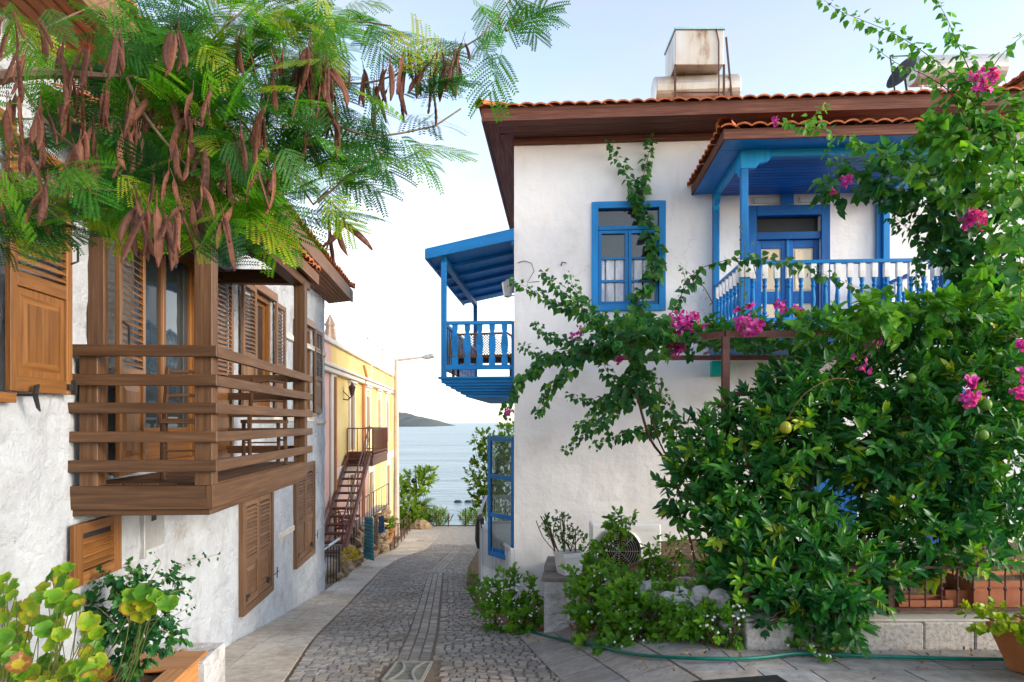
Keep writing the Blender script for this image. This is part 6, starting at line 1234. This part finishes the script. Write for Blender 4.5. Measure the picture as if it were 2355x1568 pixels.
bush('leggy_shrub', P(1420, 1360, 9.3), 'taller leggy light green shrub growing in front of the air conditioner', [(P(1425, 1205, 9.3), (.20, .12, .16), 22), (P(1400, 1270, 9.3), (.16, .14, .16), 14), (P(1470, 1325, 9.1), (.34, .18, .14), 36), (P(1390, 1330, 9.1), (.24, .18, .2), 34), (P(1505, 1270, 9.2), (.08, .1, .14), 6), (P(1540, 1320, 8.9), (.24, .18, .2), 24), (P(1350, 1290, 9.0), (.16, .15, .2), 18), (P(1345, 1340, 8.9), (.2, .15, .16), 18), (P(1560, 1270, 9.0), (.2, .15, .14), 10)], T_OVAL, m_shrub, .095, flw=60, hang=.35, inner=.2)
bush('potted_plant', P(1308, 1268, 8.75), 'small mauve flowered plant growing from the square white planter', [(P(1272, 1215, 8.75), (.12, .1, .14), 18), (P(1305, 1235, 8.75), (.14, .12, .14), 24), (P(1250, 1195, 8.75), (.10, .08, .08), 8), (P(1290, 1190, 8.75), (.06, .06, .10), 8), (P(1325, 1240, 8.75), (.08, .08, .10), 8)], T_OVAL, leafmat('small_dark_leaves', [(0, (.02, .09, .02)), (1, (.07, .19, .03))]), .045, cat='plant', cv=(.6, .2))
# dry grass tuft
mb = MB(); b0 = P(1625, 1385, 7.9)
for k in range(70): a = random.gauss(0, .35); L = random.uniform(.25, .5); mb.tube([b0 + rv() * .03, b0 + Vector((a * .4, random.gauss(0, .08), L * .6)), b0 + Vector((a * 1.0, random.gauss(0, .15), L * (1 - .5 * abs(a))))], [.004, .003, .001], 4)
tag(mb.build('dry_grass', mat('straw', [(.3, (.30, .20, .10)), (.7, (.48, .36, .2))], 9, .9)), 'tuft of dry straw coloured grass at the foot of the pergola post', 'grass tuft')
# trailing plant on the low wall
bush('trailing_weed', P(2030, 1500, 6.0), 'small green weed growing at the foot of the grey stone wall', [(G(1870, 1500, .06), (.22, .08, .06), 16), (G(1885, 1522, .05), (.10, .1, .05), 12)], T_OVAL, m_shrub, .055, cat='weed', flw=8)
bush('trailing_vine', P(1890, 1400, 6.1), 'trailing green stems hanging over the front of the grey stone wall', [(P(1950, 1400, 5.98), (.14, .06, .16), 18), (P(1935, 1450, 5.96), (.12, .04, .08), 12), (P(1870, 1430, 5.98), (.12, .04, .06), 9), (P(1760, 1440, 5.98), (.08, .04, .04), 5)], T_OVAL, m_boug, .085, cat='vine', hang=.8)
# planter at the right edge
q = G(2350, 1556); TP = pot('large_terracotta_planter', (q.x + .22, 5.25), q.z - ZE + .03, .30, .42, .36, mat('orange_brown_planter', [(.3, (.34, .11, .03)), (.7, (.46, .17, .06))], 3, .6), 'large orange brown planter with a yellow green bush at the right bottom corner')
bush('yellow_green_bush', Vector((q.x + .2, 5.25, q.z + .36)), 'yellow green small leaved bush filling the large planter at the right bottom corner', [(Vector((q.x + .05, 5.05, q.z + .46)), (.34, .25, .12), 60), (Vector((q.x - .25, 5.2, q.z + .46)), (.22, .2, .12), 34), (Vector((q.x + .4, 5.2, q.z + .5)), (.3, .25, .15), 40), (Vector((q.x - .05, 4.9, q.z + .30)), (.22, .12, .10), 24)], T_ROUND, leafmat('yellow_green_leaves', [(0, (.16, .28, .01)), (1, (.38, .46, .02))], .35), .05, up=.6)
bush('garden_shrub', P(2300, 1360, 8.5), 'yellowish shrub behind the largest terracotta trough', [(P(2300, 1250, 8.4), (.35, .3, .3), 50), (P(2250, 1290, 8.4), (.3, .3, .2), 30)], T_OVAL, m_ger, .06, cv=(.3, .2))
# stones and fallen leaves
mb = MB()
for k in range(90): x, y = random.uniform(3.0, 5.2), random.uniform(6.7, 9.0); rock(mb, (x, y, ZE - 1.83), random.uniform(.02, .06))
tag(mb.build('garden_stones', m_rub), kind='stuff')
c = Cloud()
for k in range(420):
    if random.random() < .75: x = random.uniform(.9, 7); y = 6.02 - abs(random.gauss(0, .10 + .5 * random.random()))
    else: x = random.uniform(.1, 1.7); y = ip([(0, 8.6), (2.0, 6.2)], x) - abs(random.gauss(.1, .12)); y = 8.5 - (x - .2) * 1.35 - abs(random.gauss(0, .12))
    c.add((x, y, gz(x, y) + .022), rv() + Vector((0, 0, .2)), Vector((random.gauss(0, .3), random.gauss(0, .3), 1)), random.uniform(.018, .05))
c.build('fallen_leaves', T_OVAL, leafmat('dry_leaves', [(0, (.10, .045, .02)), (.6, (.28, .15, .05)), (.9, (.45, .32, .08)), (1, (.45, .05, .28))], .2), None, 'stuff')

# left foreground planter, geraniums, ivy
WP_ = root('wooden_planter', LF.p(4.5, .35, -2.3), 'orange wooden planter box against the whitewashed stone wall, bottom left', 'planter')
m_or = woodm('orange_varnished_wood', (.34, .13, .035), (.46, .20, .06), (.56, .28, .10), .45)
mb = MB(); mb.box(LF, 2.6, 5.52, .52, .60, -2.5, -1.9); mb.box(LF, 5.44, 5.52, .02, .519, -2.5, -1.902); mb.box(LF, 2.6, 5.44, .02, .10, -2.5, -1.92); mb.build('sides', m_or, WP_, bevel=.006)
mb = MB(); mb.box(LF, 5.15, 5.56, .02, .66, -1.90, -1.87); mb.box(LF, 2.6, 5.149, .50, .66, -1.90, -1.87); mb.build('rim', m_or, WP_, bevel=.006)
mb = MB(); mb.box(LF, 2.62, 5.44, .1, .52, -2.1, -1.93); mb.build('soil', m_earth, WP_)
mb = MB(); mb.box(LF, 5.6, 6.1, .0, .62, -3.0, -1.97); mb.box(LF, 5.57, 5.6, .0, .64, -3.0, -1.99); tag(mb.build('white_plinth', m_rock, bevel=.02), 'low whitewashed plinth at the end of the orange wooden planter', 'plinth')
pp_ = LF.p(5.7, .12, -1.97)
PB = root('small_pot', pp_, 'tiny blue and ochre pot on the white plinth behind the wooden planter', 'pot'); mb = MB(); mb.lathe(pp_, [(.03, 0), (.05, .02), (.05, .025)], 14); mb.build('base', m_blued, PB); mb = MB(); mb.lathe(pp_ + Vector((0, 0, .025)), [(.05, 0), (.052, .05)], 14); mb.build('band', m_lemon, PB); mb = MB(); mb.lathe(pp_ + Vector((0, 0, .075)), [(.052, 0), (.056, .02), (.04, .02)], 14); mb.build('lip', m_blued, PB)
for k, a in enumerate((.22, .30, .38)): mb = MB(); rock(mb, LF.p(5.75, a, -1.95), .032 + .008 * k); tag(mb.build('pebble', m_rub), ('pebble nearest the tiny pot on the white plinth', 'middle pebble on the white plinth', 'largest pebble, farthest from the tiny pot')[k], 'pebble', 'pebbles on the plinth')
GE = root('geranium', LF.p(3.9, .3, -1.93), 'geranium with large scalloped yellow green leaves at the bottom left', 'plant'); mb = MB(); c = Cloud()
gl = [(10, 1330), (30, 1350), (5, 1385), (45, 1400), (30, 1440), (75, 1385), (8, 1465), (20, 1500), (12, 1545), (115, 1325), (140, 1320), (100, 1350), (155, 1345), (125, 1370), (160, 1375), (140, 1395), (90, 1430), (165, 1400), (60, 1465), (130, 1440), (200, 1440), (225, 1455), (120, 1480), (60, 1510), (110, 1515), (150, 1540), (180, 1530), (220, 1490), (80, 1550), (160, 1568), (40, 1568), (205, 1560), (300, 1370), (330, 1385), (355, 1370), (320, 1410), (345, 1405), (385, 1385), (300, 1395), (330, 1360), (225, 1520), (245, 1545), (110, 1560), (15, 1420)]
stm = [LF.p(3.6, .3, -1.93), LF.p(3.9, .4, -1.93), LF.p(4.2, .42, -1.93)]
gl += [(u + random.uniform(-28, 28), v + random.uniform(-25, 28)) for u, v in gl if u < 270]
for u, v in gl:
    Y = random.uniform(3.5, 4.1) if u < 260 else 4.2; p = P(u, v, Y); s = random.uniform(.065, .115) * (1.15 if u > 280 else 1)
    st = stm[0] if u < 80 else stm[1] if u < 260 else stm[2]; nn = Vector((random.gauss(.1, .5), -.9, random.gauss(.75, .4))).normalized(); a = nn.cross(rv()).normalized(); c.add(p - a * s * .45, a, nn, s, max(0, min(1, random.gauss(.45, .25))))
    mb.tube(smooth_path([st + rv() * .04, st.lerp(p, .55) + Vector((0, 0, -.08)) + rv() * .09, p + Vector((0, .02, -.01))], .08), .0028, 5)
for k in range(34): p = P(random.uniform(0, 240), random.uniform(1500, 1640), random.uniform(3.4, 4.0)); nn = Vector((random.gauss(0, .4), -.6, .8)).normalized(); a = nn.cross(rv()).normalized(); c.add(p, a, nn, random.uniform(.07, .12), max(0, min(1, random.gauss(.5, .28))))
mb.build('stems', leafmat('green_stem', [(0, (.07, .10, .02)), (1, (.13, .15, .035))], .1), GE); c.build('foliage', T_LOBE, m_ger, GE, 'stuff')
IV = root('ivy_shrub', LF.p(4.9, .3, -1.93), 'dark green pointed leaved shrub reaching along the wall behind the geranium', 'shrub'); mb = MB(); c = Cloud(); b0 = LF.p(4.95, .32, -1.93)
for L in ([(300, 1430), (350, 1330), (370, 1290), (350, 1275)], [(330, 1400), (390, 1320), (430, 1295), (480, 1280), (505, 1272)], [(300, 1450), (260, 1350), (215, 1330)], [(320, 1430), (400, 1360), (440, 1365)], [(330, 1440), (390, 1420), (445, 1390)], [(300, 1470), (380, 1450), (400, 1500)], [(280, 1460), (230, 1400), (200, 1390)], [(310, 1420), (300, 1340), (305, 1310)]):
    vine(c, mb, [b0] + [P(u, v, 4.95) for u, v in L], .035, .062, .007, .6, 2, True, (.3, .2), .04)
for u, v, rx, rz_, n in ((290, 1350, .16, .16, 26), (260, 1420, .2, .2, 34), (340, 1400, .2, .2, 36), (350, 1470, .2, .2, 36), (280, 1490, .24, .16, 34), (200, 1450, .2, .2, 26), (370, 1330, .14, .12, 14)): blob_twigs(c, P(u, v, 5.0), (rx, .15, rz_), n, 7, .058, .1, (.3, .2), .3, .3)
mb.build('stems', m_pbark, IV); c.build('foliage', T_HEART, m_boug, IV, 'stuff')

# far plants
bush('pomegranate_bush', P(1130, 1225, 24), 'tall airy bush with small reddish fruits behind the open blue glass door', [(P(1150, 1040, 24), (.7, .6, .6), 110), (P(1115, 1100, 24), (.6, .5, .8), 120), (P(1160, 1140, 24), (.7, .5, .9), 120), (P(1110, 1010, 24), (.4, .3, .3), 26), (P(1165, 1000, 24), (.5, .3, .3), 30), (P(1110, 1160, 24), (.35, .3, .4), 40), (P(1180, 1080, 24), (.6, .5, .9), 80)], T_OVAL, m_far, .15, per=7, cat='bush', inner=.4)
bush('leafy_tree', P(930, 1225, 36), 'bright green leafy tree at the sea end of the yellow house', [(P(925, 1165, 36.5), (.9, .6, 1.1), 150), (P(960, 1110, 36.8), (.8, .5, .7), 90), (P(910, 1120, 36.5), (.5, .5, .7), 50), (P(985, 1090, 36.8), (.35, .3, .25), 20), (P(945, 1190, 36.4), (.6, .5, .6), 60), (P(915, 1205, 36), (.5, .4, .5), 50)], T_OVAL, m_far, .22, per=7, cat='tree', inner=.3, cv=(.6, .25))
bush('quay_bush', P(1008, 1213, 37), 'yellow green feathery bush on the quay, right of the palm', [(P(1005, 1195, 37), (.65, .4, .42), 130)], T_THIN, m_far, .22, per=8, up=1.4, grp='feathery quay bushes', cv=(.7, .2))
bush('quay_bush', P(1085, 1213, 37), 'yellow green feathery bush on the quay, left of the white gate', [(P(1084, 1195, 37), (.6, .4, .42), 120)], T_THIN, m_far, .22, per=8, up=1.4, grp='feathery quay bushes', cv=(.7, .2))
bush('potted_shrub', P(896, 1232, 27.5), 'small shrub in a terracotta pot beside the sloping fence', [(P(892, 1205, 27.5), (.3, .25, .3), 50)], T_OVAL, m_far, .12, cat='plant')
pot('terracotta_pot', tuple(P(893, 1230, 27.5))[:2], (CV - 1238) / F * 27.5, .17, .25, .42, m_terra, 'terracotta pot at the corner of the yellow house', 'planter', 14)
bush('yellow_flowers', P(808, 1283, 16.4), 'small yellow flowering plant at the foot of the brown staircase', [(P(805, 1275, 16.4), (.16, .15, .1), 30)], T_OVAL, leafmat('yellow_petals', [(0, (.2, .25, .02)), (.5, (.55, .42, .02)), (1, (.6, .5, .05))]), .07, cat='plant')
bush('verge_weeds', P(1084, 1350, 13.5), 'low dry weeds along the right edge of the cobbles beyond the gate shrub', [(G(1088, 1340, .08), (.12, .5, .12), 24), (G(1092, 1375, .06), (.14, .3, .08), 14)], T_THIN, m_far, .09, cat='weed', cv=(.5, .3))
PA = root('palm_tree', P(975, 1207, 37.2), 'small palm with a stout orange brown trunk beside the twin street lamp', 'palm'); mb = MB(); b0 = P(975, 1209, 37.2); t0 = P(974, 1165, 37.2)
mb.tube([b0, b0.lerp(t0, .3), b0.lerp(t0, .8), t0], [.26, .22, .19, .22], 10); mb.build('trunk', m_rub, PA); mb = MB()
for k in range(26):
    az = k * 2.4; el = random.uniform(-.2, 1.25); L = random.uniform(.85, 1.15); h = Vector((math.cos(az), math.sin(az), 0)); pts = [t0 + h * L * f * math.cos(el * (1 - f * .5)) + Vector((0, 0, L * (f * math.sin(el) - .55 * f * f))) for f in (0, .25, .5, .75, 1)]
    mb.tube(pts, [.02, .015, .012, .008, .004], 4)
    for i in range(4):
        for j in range(4):
            p = pts[i].lerp(pts[i + 1], j / 4); d = (pts[i + 1] - pts[i]).normalized(); s = d.cross(Vector((0, 0, 1))).normalized(); l2 = .30 * math.sin(.4 + 2.4 * (i + j / 4) / 4)
            for q in (-1, 1): e = p + (s * q + d * .7 + Vector((0, 0, .15))).normalized() * l2; mb.face([p, p.lerp(e, .5) + d * .022, e, p.lerp(e, .5) - d * .022], 0, random.random())
mb.build('crown', m_far, PA)
